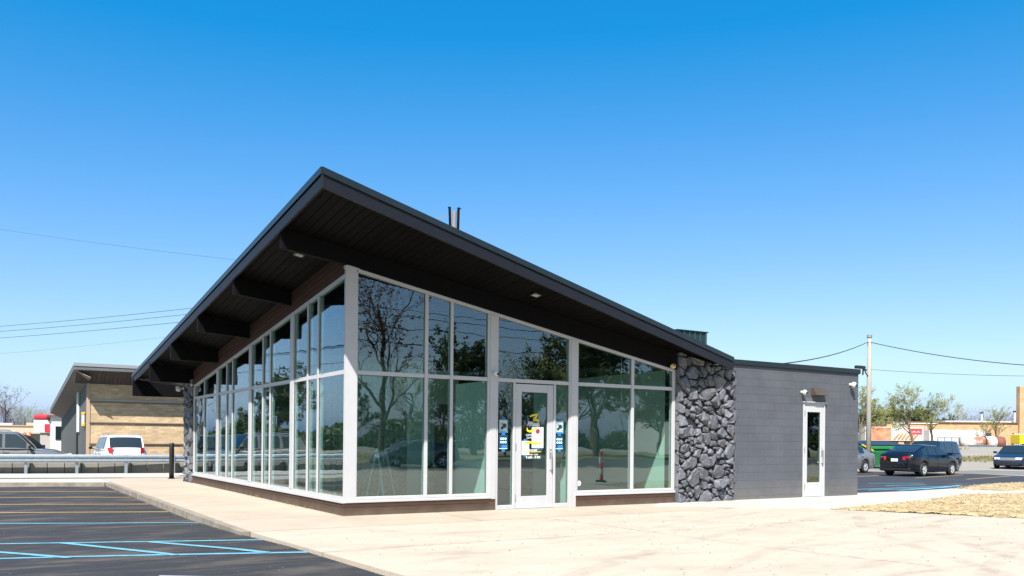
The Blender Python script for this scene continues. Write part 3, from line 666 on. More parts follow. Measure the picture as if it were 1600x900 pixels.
b = MB(); b.tube([(c-.07, 0, 1.3), (c-.07, -.06, 1.28), (c-.07, -.065, 1.08), (c-.07, -.06, .95), (c-.07, 0, .93)], .017, 8); b.cbox(c-.1, -.012, 1.12, c-.04, .001, 1.36, .004); b.build('handle', M_steel, d3)
for z in (.3, 1.3, 2.3): MB().cbox(a-.03, -.03, z-.06, a+.005, -.0195, z+.06, .003).build('hinge', M_steel, d3)
MB().cbox(DX0-.03, -.06, DZ, DX1+.03, -.001, DZ+.025, .004).build('drip_edge', M_frame, d2)

# ---- interior behind the glass
M_floor = mat('polished_grey_floor', (.09, .095, .09), .45, var=.3, scale=2)
M_wall = mat('pale_interior_wall', (.60, .66, .60), .8, var=.1, scale=1)
MB().box(.12, .12, -.04, 10.3, 13.4, .012).build('floor_slab', M_floor, BLD)
def iwall(x0, y0, x1, y1, z1, m_=None, z0=.013): return MB().box(x0, y0, z0, x1, y1, z1).build('partition', m_ or M_wall, BLD)
iwall(8.46, .3, 8.56, 7.2, 3.25)
iwall(5.36, .16, 5.44, 1.6, 2.74); iwall(3.24, .16, 3.33, 1.6, 2.74)
iwall(3.4, 4.52, 4.05, 4.68, 3.5); iwall(4.95, 6.2, 8.4, 6.3, 3.05, mat('dark_teal_wall', (.10, .13, .125), .7, var=.2))
iwall(4.06, 4.55, 4.9, 4.66, 3.3, mat('grey_inner_wall', (.34, .37, .34), .8))
dp = iwall(.95, 4.56, 3.38, 4.7, 3.55, mat('panel_backing', (.18, .20, .165), .8))
# diamond relief panels on the near face of the partition
M_dia = mat('sage_relief_panel', (.30, .335, .28), .6, rnd=.05)
pm = MB(); s_ = .3; ng = 2
for i in range(ng):
    for j in range(ng):
        q = s_/ng; x0, z0 = i*q, j*q; ax, az = x0+q*random.uniform(.3, .7), z0+q*random.uniform(.3, .7)
        pm.add([(x0, 0, z0), (x0+q, 0, z0), (x0+q, 0, z0+q), (x0, 0, z0+q), (ax, -.05, az)], [(0, 1, 4), (1, 2, 4), (2, 3, 4), (3, 0, 4)])
pm = pm.mesh('relief_panel', M_dia)
for i in range(8):
    for j in range(11):
        o = link('relief_panel', pm, dp, (.96+i*.302 + (.3 if (i+j) % 2 else 0), 4.555, .05+j*.302)); o.scale = ((-1 if (i+j) % 2 else 1), 1, 1)
iw = iwall(2.2, 7.0, 2.3, 9.6, 3.1, mat('panel_backing', (.18, .20, .165), .8))
for i in range(8):
    for j in range(10):
        o = link('relief_panel', pm, iw, (2.195, 7.05+i*.302+.3, .05+j*.302), (0, 0, R(-90)))
iwall(1.0, 9.62, 8.4, 9.74, 3.2, mat('dark_teal_wall', (.10, .13, .125), .7, var=.2))
b = MB(); b.box(4.1, 4.535, .03, 4.18, 4.548, 2.5); b.box(4.72, 4.535, .03, 4.8, 4.548, 2.5); b.box(4.18, 4.535, 2.42, 4.72, 4.548, 2.5); b.build('inner_door_frame', M_frame, BLD)
MB().box(4.181, 4.54, .03, 4.719, 4.549, 2.419).build('inner_door', mat('dark_inner_door', (.05, .055, .055), .4), BLD)

# ================================================================== vehicles
def car_paint(name, col, metal=.25): return mat(name, col, .4, metal=metal, coat=1.0, spec=.1)
WHEEL = {}
def wheel_parts(r, wd):
    key = (r, wd)
    if key not in WHEEL:
        h = wd/2; t = MB().lathe([(r*.62, -h), (r*.93, -h), (r, -h*.72), (r, h*.72), (r*.93, h), (r*.62, h), (r*.62, -h)], 22, axis='Y', caps=False).mesh('tyre', M_tire, True)
        q = MB(); q.lathe([(r*.66, h*.75), (r*.64, h*.98), (r*.56, h*.9), (r*.55, h*.45)], 22, axis='Y', caps=False)
        for k in range(5):
            a = 2*math.pi*k/5; d = Vector((math.cos(a), 0, math.sin(a))); n = Vector((-d.z, 0, d.x)); p0 = d*r*.08; p1 = d*r*.60
            q.hexa([tuple(p0-n*r*.11+Vector((0, h*.45, 0))), tuple(p1-n*r*.07+Vector((0, h*.45, 0))), tuple(p1+n*r*.07+Vector((0, h*.45, 0))), tuple(p0+n*r*.11+Vector((0, h*.45, 0))),
                    tuple(p0-n*r*.11+Vector((0, h*.86, 0))), tuple(p1-n*r*.07+Vector((0, h*.9, 0))), tuple(p1+n*r*.07+Vector((0, h*.9, 0))), tuple(p0+n*r*.11+Vector((0, h*.86, 0)))])
        q.lathe([(r*.16, h*.4), (r*.16, h*.95), (.0, h*.97)], 10, axis='Y')
        back = MB().lathe([(.0, -h*.2), (r*.62, -h*.2), (r*.62, h*.3), (0, h*.3)], 16, axis='Y').mesh('brake_disc', M_black)
        WHEEL[key] = (t, q.mesh('rim', M_rim), back)
    return WHEEL[key]
def lerp(a, b, t): return a+(b-a)*t
def interp(tab, x):
    if x <= tab[0][0]: return tab[0][1]
    for (a, p), (b, q) in zip(tab, tab[1:]):
        if x <= b: t = (x-a)/(b-a); t = t*t*(3-2*t)*.5+t*.5; return lerp(p, q, t)
    return tab[-1][1]
def vehicle(name, label, cat, loc, head, S, paint, group=None):
    """S: L, W, wb, wr, deck=[(x,z)...] body top line, gh=(xa,xb,xc,xd) glasshouse base/roof stations, H roof height, belt, open windows etc. +x is forward"""
    root = empty(name, loc, head, label, cat, group)
    L, W, H = S['L'], S['W'], S['H']; wb, wr = S['wb'], S['wr']; xf = S.get('xf', wb/2+.05); xr = xf-wb; ra = wr+.06; gc = S.get('gc', .19)
    hw = W/2
    def wid(x):
        t = abs(x)/(L/2); return hw*(1-.16*max(0, (t-.62)/.38)**2.2 - (.10*max(0, (t-.93)/.07)**2))
    def zb(x):
        z = gc+.03+.10*max(0, (abs(x)/(L/2)-.86)/.14)
        for c in (xf, xr):
            d = abs(x-c)
            if d < ra: z = max(z, wr+math.sqrt(max(0, ra*ra-d*d))-.015)
        return z
    st = sorted(set([-L/2, L/2, -L/2+.05, L/2-.05, -L/2+.16, L/2-.16] + [lerp(-L/2+.16, L/2-.16, i/26) for i in range(27)] + [c+s for c in (xf, xr) for s in (-ra-.004, -ra+.004, -ra*.9, -ra*.7, -ra*.4, 0, ra*.4, ra*.7, ra*.9, ra-.004, ra+.004)]))
    b = MB(); N = 8; rings = []
    for x in st:
        e = max(0, (abs(x)-(L/2-.16))/.16); w_ = wid(x); zt = interp(S['deck'], x); z0 = zb(x); zm = lerp(gc+.2, zt, .58)
        if e > 0: zt2 = lerp(zt, zt-.06, e*e); w_ *= 1-.05*e*e; z0 = lerp(z0, z0+.05, e*e); zt = zt2
        half = [(0, zt+.02), (w_*.5, zt+.014), (w_*.82, zt-.006), (w_*.94, zt-.05), (w_*.995, lerp(zm, zt, .45)), (w_, zm), (w_*.985, lerp(gc, zm, .45) if lerp(gc, zm, .45) > z0 else lerp(z0, zm, .25)), (w_*.95, z0)]
        ring = [(x, y, z) for y, z in half] + [(x, -y, z) for y, z in half[:0:-1]]; rings.append(ring)
    n = len(rings[0])
    vs = [p for r in rings for p in r]; fs = []
    for i in range(len(rings)-1):
        for k in range(n):
            if k == N-1: continue           # open underneath
            fs.append((i*n+k, (i+1)*n+k, (i+1)*n+(k+1) % n, i*n+(k+1) % n))
    fs += [tuple(range(n)), tuple(range((len(rings)-1)*n, len(rings)*n))[::-1]]
    b.add(vs, fs); body = smooth_auto(b.build('body', paint, root), 32)
    u = MB(); u.box(-L/2+.25, -hw*.72, gc+.02, L/2-.25, hw*.72, .62); u.build('underbody', M_black, root)
    # glasshouse
    xa, xb, xc, xd = S['gh']; belt = S['belt']; wt = S.get('wt', .74)
    def gz(x):
        base = interp(S['deck'], x)-.02
        if x >= xb: return lerp(H-.02, base, ((x-xb)/(xa-xb))**1.12 if xa > xb else 0)
        if x <= xc: return lerp(H-.03, base, ((xc-x)/(xc-xd))**S.get('rp', 1.25))
        t = (x-xc)/(xb-xc); return H-.03+.03*math.sin(math.pi*min(1, .25+.75*t))
    def sect(x):
        z = gz(x); base = min(belt, z-.004); f = max(0, min(1, (z-belt)/(H-belt))); wb_ = wid(x)*.925; w2 = lerp(wb_, wid(x)*wt, f); return z, base, wb_, w2
    gs = sorted(set([xa, xd, xb, xc] + [lerp(xd, xa, i/22) for i in range(23)])); b = MB(); rings = []
    for x in gs:
        z, base, w1, w2 = sect(x); half = [(0, z+.012), (w2*.55, z+.008), (w2*.88, z-.012), (w2, z-.045 if z-.045 > base else base+.0005), (w1, base)]
        rings.append([(x, y, zz) for y, zz in half]+[(x, -y, zz) for y, zz in half[:0:-1]])
    n = len(rings[0]); b.add([p for r in rings for p in r], [(i*n+k, (i+1)*n+k, (i+1)*n+(k+1) % n, i*n+(k+1) % n) for i in range(len(rings)-1) for k in range(n) if k != 4] + [tuple(range(n)), tuple(range((len(rings)-1)*n, len(rings)*n))[::-1]])
    cabin = smooth_auto(b.build('cabin', paint, root), 35)
    def side_pane(x0, x1, sgn, f0=.10, f1=.93):
        k = 7; vs = []
        for i in range(k):
            x = lerp(x0, x1, i/(k-1)); z, base, w1, w2 = sect(x); zt = z-.045
            for f in (f0, f1):
                if (zt-base) < .06: f = .4 + .2*f
                vs.append((x, sgn*(lerp(w1, w2, f)+.006), lerp(base, zt, f)))
        b = MB(); b.add(vs, [(2*i, 2*i+1, 2*i+3, 2*i+2) for i in range(k-1)]); b.build('side_window', M_cglass, cabin)
    for (x0, x1) in S['win']:
        for sgn in (1, -1): side_pane(x0, x1, sgn)
    def cross_pane(nm, x0, x1):
        k = 6; vs = []; dz = []
        for i in range(k):
            x = lerp(x0, x1, i/(k-1)); z, base, w1, w2 = sect(x); ww = lerp(w2, w1, .15)*.88
            off = .008
            for y, zz in ((-ww, z-.012), (-ww*.6, z+.006), (0, z+.012), (ww*.6, z+.006), (ww, z-.012)): vs.append((x+(off if x0 > 0 or nm == 'windscreen' else -off), y, zz+off))
        b = MB(); b.add(vs, [(5*i+j, 5*i+j+1, 5*i+j+6, 5*i+j+5) for i in range(k-1) for j in range(4)]); smooth_auto(b.build(nm, M_cglass, cabin), 60)
    cross_pane('windscreen', lerp(xb, xa, .08), lerp(xb, xa, .93))
    cross_pane('rear_window', lerp(xc, xd, .10), lerp(xc, xd, S.get('rw', .86)))
    # wheels
    t, q, back = wheel_parts(wr, S.get('ww', .21))
    for x in (xf, xr):
        for s in (1, -1):
            wo = link('wheel', t, root, (x, s*(hw-.125), wr), (0, 0, 0 if s > 0 else math.pi)); link('rim', q, wo); link('brake_disc', back, wo)
    # lamps, plate, grille, mirrors, handles
    zf, zr_ = S['zlf'], S['zlr']; xe = L/2
    for s in (1, -1):
        for (nm, m_, x0, z, wd, hh, dp_) in (('headlight', M_lamp, xe-.10, zf, .36, .14, 1), ('taillight', M_red, -xe+.07, zr_, S.get('tlw', .34), S.get('tlh', .15), -1)):
            yo = wid(x0)*.985; b = MB(); f = dp_
            pts = []
            for z_ in (z-hh/2, z+hh/2):
                pts += [(x0-f*.22, s*(yo+.012), z_), (x0+f*.035, s*(yo-.06), z_), (x0+f*.092, s*(yo-wd), z_), (x0-f*.1, s*(yo-wd), z_)]
            b.hexa(pts); b.build(nm, m_, body)
        xm = S.get('xm', lerp(xb, xa, .72)); zmr = belt+.07
        b = MB(); b.cbox(xm-.05, s*(hw+.02), zmr-.06, xm+.05, s*(hw+.17), zmr+.07, .02); b.tube([(xm, s*(hw-.06), zmr-.05), (xm, s*(hw+.05), zmr-.02)], .02, 5); b.build('mirror', paint if S.get('mpaint', 1) else M_black, root)
        for xh in S['han']: MB().cbox(xh-.11, s*(wid(xh)*.985), belt-.13, xh+.09, s*(wid(xh)*.985+.035), belt-.095, .008).build('door_handle', S.get('hm', paint), body)
        for xs in S['seam']:
            zt = belt-.06; b = MB(); b.box(xs-.006, s*(wid(xs)*.9), gc+.1, xs+.006, s*(wid(xs)*1.003), zt); b.build('door_seam', M_black, body)
    b = MB(); b.cbox(xe-.02, -.42, zf-.11, xe+.018, .42, zf+.06, .02); b.build('grille', S.get('gm', M_steel), body)
    b = MB(); b.cbox(xe-.04, -.62, gc+.08, xe+.012, .62, gc+.24, .02); b.build('lower_grille', M_black, body)
    b = MB(); b.cbox(-xe-.014, -.16, S['zp']-.06, -xe+.03, .16, S['zp']+.07, .004); b.build('licence_plate', M_plate, body)
    b = MB(); b.cbox(-xe-.008, -hw*.80, gc+.07, -xe+.1, hw*.80, gc+.2, .02); b.build('rear_bumper', S.get('bm', M_black), body)
    if S.get('rails'):
        for s in (1, -1):
            y = s*wid(0)*wt*.90; b = MB(); b.tube([(xb-.25, y, gz(xb-.25)-.01), (xb-.35, y, H+.05), (xc+.25, y, H+.05), (xc+.1, y, gz(xc+.1)-.01)], .02, 6); b.build('roof_rail', M_steel, root)
    return root
SEDAN = dict(L=4.67, W=1.80, H=1.45, wb=2.70, wr=.325, deck=[(-2.335, .93), (-2.2, 1.03), (-1.55, 1.06), (-.9, .98), (.6, .95), (1.0, .97), (1.7, .86), (2.2, .72), (2.335, .62)], gh=(1.18, .28, -.85, -2.0), belt=.95, win=[(.82, .0), (-.06, -.80), (-.86, -1.32)], zlf=.66, zlr=.83, zp=.74, han=(-.15, -1.05), seam=(.95, -.03, -.98), rw=.84)
SEDAN2 = dict(SEDAN, L=4.95, W=1.85, H=1.47, wb=2.81, deck=[(-2.475, .9), (-2.3, 1.0), (-1.6, 1.03), (-.9, .97), (.6, .95), (1.0, .98), (1.8, .88), (2.3, .74), (2.475, .64)], gh=(1.2, .3, -.95, -2.05), tlw=.5, gm=M_steel)
SUVS = dict(L=4.6, W=1.84, H=1.66, wb=2.78, wr=.35, deck=[(-2.3, .98), (-2.2, 1.03), (-1, 1.02), (.6, 1.0), (1.0, 1.02), (1.7, .93), (2.2, .8), (2.3, .7)], gh=(1.25, .45, -1.85, -2.27), belt=1.0, wt=.76, win=[(.9, .12), (.06, -.85), (-.93, -1.75)], zlf=.74, zlr=.98, tlw=.2, tlh=.28, zp=.86, han=(-.05, -1.0), seam=(1.0, .09, -.89), rails=1, gc=.24, rp=.9, rw=.8, mpaint=0)
VAN = dict(SUVS, L=4.75, H=1.68, rails=0, mpaint=1)
TRUCK = dict(L=5.7, W=1.98, H=1.87, wb=3.4, wr=.40, xf=1.85, deck=[(-2.85, 1.18), (-1.0, 1.2), (.9, 1.12), (1.3, 1.14), (2.2, 1.06), (2.75, .95), (2.85, .8)], gh=(1.55, .85, -1.5, -2.25), belt=1.14, wt=.78, win=[(1.22, .46), (.36, -.62), (-.74, -1.4)], zlf=.88, zlr=1.0, tlw=.16, tlh=.36, zp=.7, han=(.5, -.5), seam=(1.28, .41, -.68), gc=.34, rp=1.0, hm=M_steel, mpaint=0, rails=1)

# ================================================================== trees
M_bark = mat('grey_brown_bark', (.12, .095, .075), .95, var=.5, scale=6, bump=.5, bscale=30)
M_bark2 = mat('dark_red_brown_bark', (.10, .062, .052), .95, var=.5, scale=6, bump=.5, bscale=30)
def leafmat(name, col, col2):
    m = mat(name, col, .6, var=1.0, scale=1.6, col2=col2, detail=3); n, l = nodes_of(m); b = n['Principled BSDF']
    tl = n.new('ShaderNodeBsdfTranslucent'); mx = n.new('ShaderNodeMixShader'); mx.inputs[0].default_value = .45
    src = b.inputs['Base Color'].links[0].from_socket; l.new(src, tl.inputs[0]); l.new(b.outputs[0], mx.inputs[1]); l.new(tl.outputs[0], mx.inputs[2]); l.new(mx.outputs[0], n['Material Output'].inputs[0])
    return m
M_leaf = leafmat('young_yellow_green_leaf', (.36, .36, .12), (.25, .26, .085))
M_leaf2 = leafmat('mid_green_leaf', (.075, .11, .032), (.04, .065, .02))
M_bud = leafmat('reddish_bud', (.16, .075, .055), (.10, .05, .04))
M_ever = leafmat('dark_evergreen_leaf', (.022, .05, .022), (.014, .03, .014))
def tree_mesh(seed, H, spread, leaves, lsize, levels=4, trunk=.22, br=(6, 5, 4, 3), first=.28, up=.35, droop=0, lclump=.3):
    rg = random.Random(seed); T = MB(); tips = []
    def rvec(): return Vector((rg.gauss(0, 1), rg.gauss(0, 1), rg.gauss(0, 1))).normalized()
    def branch(p, d, ln, r, lev):
        k = 5 if lev == 0 else (4 if lev < 3 else 3); pts = [p]; rad = [r]
        for i in range(k):
            d = (d + rvec()*(.10 if lev == 0 else .22) + Vector((0, 0, up*.12 - droop*.1*lev))).normalized(); p = p+d*ln/k; pts.append(p); rad.append(r*(1-.72*(i+1)/k) if lev < levels else r*(1-.8*(i+1)/k))
        T.tube(pts, rad, 8 if lev == 0 else (5 if lev < 2 else 3), caps=False)
        if lev == levels: tips.append((pts, d)); return
        nb_ = br[min(lev, len(br)-1)]
        for j in range(nb_):
            t = (first + (1-first)*(j+rg.random()*.8)/nb_) if lev == 0 else .25+.75*(j+rg.random())/nb_; t = min(t, .99)
            i = min(k-1, int(t*k)); q = pts[i].lerp(pts[i+1], t*k-i); rr = lerp(rad[i], rad[i+1], t*k-i)
            az = j*2.4+rg.uniform(-.6, .6); ax = d.orthogonal().normalized(); ax = Matrix.Rotation(az, 3, d) @ ax
            ang = rg.uniform(.5, .95)*spread; nd = (d*math.cos(ang)+ax*math.sin(ang)).normalized()
            branch(q, nd, ln*(rg.uniform(.42, .66) if lev == 0 else rg.uniform(.45, .7))*(1.15-.5*t if lev == 0 else 1), max(.006, rr*rg.uniform(.5, .7)), lev+1)
    branch(Vector((0, 0, -.15)), Vector((rg.uniform(-.06, .06), rg.uniform(-.06, .06), 1)).normalized(), H*.78, trunk, 0)
    F = MB()
    if leaves and tips:
        for i in range(leaves):
            pts, d = tips[rg.randrange(len(tips))]; t = rg.random(); q = pts[int(t*(len(pts)-1))]+rvec()*rg.random()*lclump
            a = rvec()*lsize*rg.uniform(.6, 1.3); b_ = rvec(); b_ = (b_-a*b_.dot(a)/a.length_squared).normalized()*lsize*rg.uniform(.4, .8)
            F.add([q-a, q+b_, q+a, q-b_], [(0, 1, 2, 3)])
    return T, F
TREES = {}
def tree_proto(key, bark, leaf, **kw):
    T, F = tree_mesh(**kw); TREES[key] = (T.mesh(key+'_trunk', bark, True), F.mesh(key+'_crown', leaf) if F.v else None)
tree_proto('spring', M_bark, M_leaf, seed=3, H=9, spread=.85, leaves=4300, lsize=.095, trunk=.2, br=(8, 5, 4, 3), first=.25, up=.6, lclump=.3)
tree_proto('spring2', M_bark, M_leaf, seed=8, H=8, spread=.75, leaves=3000, lsize=.09, trunk=.17, br=(7, 5, 4, 3), first=.3, up=.6, lclump=.28)
tree_proto('bare', M_bark2, M_bud, seed=5, H=12, spread=.8, leaves=2600, lsize=.08, trunk=.26, br=(8, 5, 4, 4), first=.2, up=.5, lclump=.22)
tree_proto('bare2', M_bark, M_leaf, seed=14, H=11, spread=.85, leaves=1500, lsize=.09, trunk=.22, br=(8, 5, 4, 4), first=.18, up=.5, lclump=.25)
tree_proto('leafy', M_bark, M_leaf2, seed=21, H=10, spread=.9, leaves=9000, lsize=.16, trunk=.26, br=(9, 5, 4, 3), first=.15, up=.45, lclump=.45)
tree_proto('shrub', M_bark2, M_leaf, seed=33, H=3.4, spread=.7, leaves=1300, lsize=.05, trunk=.06, br=(9, 5, 3), first=.05, up=.7, levels=3, lclump=.15)
def tree(key, name, label, loc, s=1, rz=0, group=None, sz=None, cat='tree'):
    o = empty(name, loc, rz, label, cat, group); o.scale = (s, s, sz or s); t, c = TREES[key]
    link('trunk', t, o)
    if c: link('crown', c, o)
    return o
def pole_wire(name, label, pts, r=.012, sag=.3, parent=None, group=None):
    P = []
    for a, c in zip(pts, pts[1:]):
        a, c = Vector(a), Vector(c)
        for i in range(13):
            t = i/12
            if i == 0 and P: continue
            P.append(a.lerp(c, t)-Vector((0, 0, sag*4*t*(1-t))))
    o = MB().tube(P, r, 4).build(name, mat('black_cable', (.02, .025, .03), .6), parent)
    return tag(o, label, 'cable', group)
# image ray helpers, for surveying positions only
def ray(u, v): return _fw + _R*((u-800)/FPX) - _U*((v-HPY)/FPX)
def at_depth(u, v, d): return CAM + ray(u, v)*d
def on_z(u, v, z=0):
    r_ = ray(u, v); return CAM + r_*((z-CAM.z)/r_.z)

# ================================================================== beside and behind the building, left of the picture
GY0 = lambda x: 22.22 - .2*(x-0)*(1 if x < 1 else .6)          # line of the guard rail
rl = empty('guard_rail', (0, 0, 0), 0, 'galvanised steel highway guard rail on posts in front of the low block wall', 'guard rail')
prof = [(0, .43), (-.02, .46), (-.08, .49), (-.08, .53), (-.02, .57), (-.02, .61), (-.08, .65), (-.08, .69), (-.02, .72), (0, .75)]
xs = [-34, -28, -22, -16, -10, -6, -2, 2, 5.6]
for i in range(len(xs)-1):
    b = MB(); vs = []
    for x in (xs[i]-.03, xs[i+1]+.03):
        lapp = .006*(i % 2)
        for dy, z in prof: vs.append((x, GY0(x)+dy-lapp, z))
        for dy, z in prof: vs.append((x, GY0(x)+dy+.006-lapp, z))
    n = len(prof); b.add(vs, [(k, k+1, 2*n+k+1, 2*n+k) for k in range(n-1)]+[(n+k, 3*n+k, 3*n+k+1, n+k+1) for k in range(n-1)])
    smooth_auto(b.build('rail_beam', M_galv, rl), 50)
pm_ = MB().cbox(-.055, .0, -.3, .055, .14, .74, .006).mesh('post', M_galv)
x = 4.45
while x > -34:
    link('post', pm_, rl, (x, GY0(x)+.02, 0)); x -= 1.77
bm_ = MB().ball((0, -.03, 0), .022, 8, 4, (1, .6, 1)).mesh('bolt', M_steel)
x = 4.45
while x > -12:
    link('bolt', bm_, rl, (x, GY0(x)-.0, .59)); x -= 1.77
# low wall of concrete blocks behind it
rw_ = empty('retaining_wall', (0, 0, 0), 0, 'low grey concrete block wall standing behind the guard rail', 'wall')
M_cblk = mat('grey_concrete_block', (.16, .15, .135), .92, var=.6, scale=3, col2=(.12, .11, .10), rnd=.12, bump=.4, bscale=40)
cm = [MB().cbox(.006, 0, .006, .6, .3, .43, .012).mesh('block', M_cblk)]
x = 5.4
while x > -33:
    o = link('block', cm[0], rw_, (x-.6, GY0(x-.3)+.42, -.02), (0, 0, math.atan(-.2))); x -= .603
b = MB(); vs = []
for x in (5.4, 1, -33): vs += [(x, GY0(x)+.40, .405), (x, GY0(x)+.80, .405), (x, GY0(x)+.80, .44), (x, GY0(x)+.40, .44)]
b.add(vs, [(4*i+k, 4*i+(k+1) % 4, 4*i+4+(k+1) % 4, 4*i+4+k) for i in range(2) for k in range(4)]+[(3, 2, 1, 0), (8, 9, 10, 11)]); b.build('coping', mat('pale_coping', (.42, .39, .34), .9, var=.3), rw_)
# black bollard by the stone corner
p = on_z(268, 748); bo = empty('bollard', p, 0, 'black steel bollard beside the far stone corner', 'bollard')
MB().lathe([(.085, 0), (.085, 1.24), (.07, 1.275), (0, 1.29)], 16).build('post', M_black, bo, True); MB().lathe([(.13, 0), (.13, .02), (.086, .021)], 16).build('base_plate', M_black, bo)

# brick neighbour with its own tilted roof
NB = empty('brick_building', (0, 0, 0), 0, 'tan brick building with grey metal side and wide brown eaves', 'building')
nx, ny = -1.62, 29.4
M_tan = brickmat('tan_brick', (.52, .38, .23), (.36, .25, .14), (.34, .27, .19), .30, .10, 'XZ', .5, .010, .85, .2)
zn = lambda y: 4.84 - .105*(y-28.2)
MB().box(nx+.05, ny, -.3, 14, ny+.3, 4.2).build('wall', M_tan, NB)
for z in (3.12, 2.13, 1.12): MB().cbox(nx+.05, ny-.07, z, 14, ny-.001, z+.05, .006).build('brick_ledge', mat('dark_ledge', (.16, .115, .085), .8), NB)
MB().cbox(nx+.05, ny-.06, 3.17, 14, ny-.001, 3.26, .006).build('brick_ledge', mat('grey_ledge', (.30, .27, .24), .8), NB)
MB().cbox(nx-.06, ny-.03, -.2, nx+.1, ny+.10, 4.1, .01).build('corner_trim', mat('tan_trim', (.36, .25, .17), .8), NB)
M_rib = mat('grey_metal_siding', (.085, .092, .094), .5, metal=.3, rnd=.12, var=.2)
rp_ = MB().hexa([(0, 0, -.3), (.05, 0, -.3), (.05, .24, -.3), (0, .24, -.3), (0, 0, 4.0), (.05, 0, 4.0), (.05, .24, 4.0), (0, .24, 4.0)]).add([(-.03, .08, -.3), (-.03, .16, -.3), (0, .19, -.3), (0, .05, -.3), (-.03, .08, 4.0), (-.03, .16, 4.0), (0, .19, 4.0), (0, .05, 4.0)], [(0, 1, 5, 4), (1, 2, 6, 5), (3, 0, 4, 7), (4, 5, 6, 7)]).mesh('siding_panel', M_rib)
y = ny+.12
while y < 44.5:
    o = link('siding_panel', rp_, NB, (nx, y, 0)); o.scale = (1, 1, min(1, (zn(y)-.55)/4.0)); y += .245
MB().box(nx+.06, ny+.3, -.3, nx+.2, 44.6, 3.0).build('wall', mat('dark_wall_core', (.05, .05, .05), .8), NB)
# roof slab, fascia, sloping soffit panels
b = MB(); ox, oy = -2.32, 28.2
rp2 = [(ox, oy), (14, oy), (14, 44), (ox, 44)]
b.add([(x_, y_, zn(y_)) for x_, y_ in rp2]+[(x_, y_, zn(y_)-.3) for x_, y_ in rp2], [(0, 1, 2, 3), (7, 6, 5, 4)]+[(k, 4+k, 4+(k+1) % 4, (k+1) % 4) for k in range(4)]); nr = b.build('roof', mat('grey_roof_fascia', (.11, .11, .112), .55, var=.3, scale=2), NB)
MB().box(ox-.02, oy-.03, zn(oy)-.13, 14, oy-.002, zn(oy)+.02).build('metal_edge', mat('grey_flashing', (.30, .31, .32), .4, metal=.4), nr)
M_eave = mat('brown_grey_eave_panel', (.07, .055, .05), .7, rnd=.18, var=.2); x = ox+.12; 
while x < 13.8:
    b = MB(); b.hexa([(x, oy+.05, zn(oy)-.31), (x+.17, oy+.05, zn(oy)-.31), (x+.17, ny, 3.98), (x, ny, 3.98), (x, oy+.08, zn(oy)-.30), (x+.17, oy+.08, zn(oy)-.30), (x+.17, ny+.03, 4.02), (x, ny+.03, 4.02)]); b.build('eave_panel', M_eave, NB); x += .18
M_eave2 = mat('pale_eave_panel', (.27, .235, .21), .75, rnd=.08); y = oy+.1
while y < 43.8:
    b = MB(); z0 = zn(y)-.31; b.hexa([(ox+.03, y, z0), (nx, y, z0-.32), (nx, y+.24, z0-.35), (ox+.03, y+.24, z0-.03), (ox+.03, y, z0+.03), (nx, y, z0-.29), (nx, y+.24, z0-.32), (ox+.03, y+.24, z0)]); b.build('eave_panel', M_eave2, NB); y += .25
MB().cbox(nx-.14, 33.0, 1.7, nx-.04, 33.5, zn(33)-.6, .01).build('vertical_light_box', M_white, NB)
MB().cbox(nx-.10, 33.9, .2, nx-.03, 34.0, 1.7, .01).build('downpipe', M_black, NB)
sg = MB().cbox(nx-.16, 30.3, 2.0, nx-.05, 30.6, 2.62, .02).build('wall_sign', mat('white_sign_face', (.7, .68, .62), .6), NB); MB().cbox(nx-.17, 30.28, 1.98, nx-.04, 30.62, 2.12, .01).build('sign_band', mat('yellow_sign_paint', (.65, .42, .03), .6), sg); MB().cbox(nx-.17, 30.28, 2.54, nx-.04, 30.62, 2.66, .01).build('sign_band', mat('yellow_sign_paint', (.65, .42, .03), .6), sg)

# vehicles along the side street
vehicle('white_suv', 'white station wagon SUV seen from behind with dark rear window and roof rails', 'suv', (-.62, 26.75, -.1), R(91), SUVS, car_paint('white_car_paint', (.52, .525, .53), 0))
vehicle('grey_pickup', 'grey crew cab pickup truck parked sideways behind the guard rail', 'pickup', (-5.45, 25.7, -.2), R(-6), TRUCK, car_paint('grey_truck_paint', (.11, .11, .113), .1))
vehicle('dark_crossover', 'black crossover parked beyond the grey pickup', 'car', (-4.6, 33.5, -.1), R(-30), SUVS, car_paint('black_crossover_paint', (.02, .02, .023)))

# shops far along the street
p0 = at_depth(52, 700, 78); DL = empty('white_red_kiosk', (p0.x, p0.y, 0), YAW and -YAW, 'white box building with red top band beyond the grey pickup', 'building')
k = 78/FPX
MB().cbox(0, 0, 1.8, 27*k, 3, 2.95, .03).build('wall', mat('white_stucco', (.46, .46, .46), .7), DL)
MB().cbox(-.04, -.05, 2.95, 27.5*k, 3.05, 3.5, .2).build('red_cap', mat('bright_red_panel', (.42, .012, .03), .5), DL); MB().cbox(18*k, -.08, 1.85, 26.5*k, -.001, 2.6, .08).build('red_panel', mat('bright_red_panel', (.42, .012, .03), .5), DL)
MB().box(.5, .2, -.3, 24*k, 2.8, 1.8).build('plinth', mat('grey_plinth', (.25, .24, .23), .8), DL)
p0 = at_depth(-30, 700, 88); TN = empty('tan_garage', (p0.x, p0.y, 0), -YAW, 'long low tan garage with orange door posts behind the grey pickup', 'building'); k = 88/FPX
MB().box(0, 0, -.3, 100*k, 5, 1.35+17*k).build('wall', mat('cream_render', (.40, .32, .24), .8, var=.2), TN)
MB().box(-.1, -.1, 1.36+17*k, 100.5*k, 5.1, 1.36+19*k).build('roof_edge', mat('brown_roof_edge', (.3, .2, .14), .8), TN)
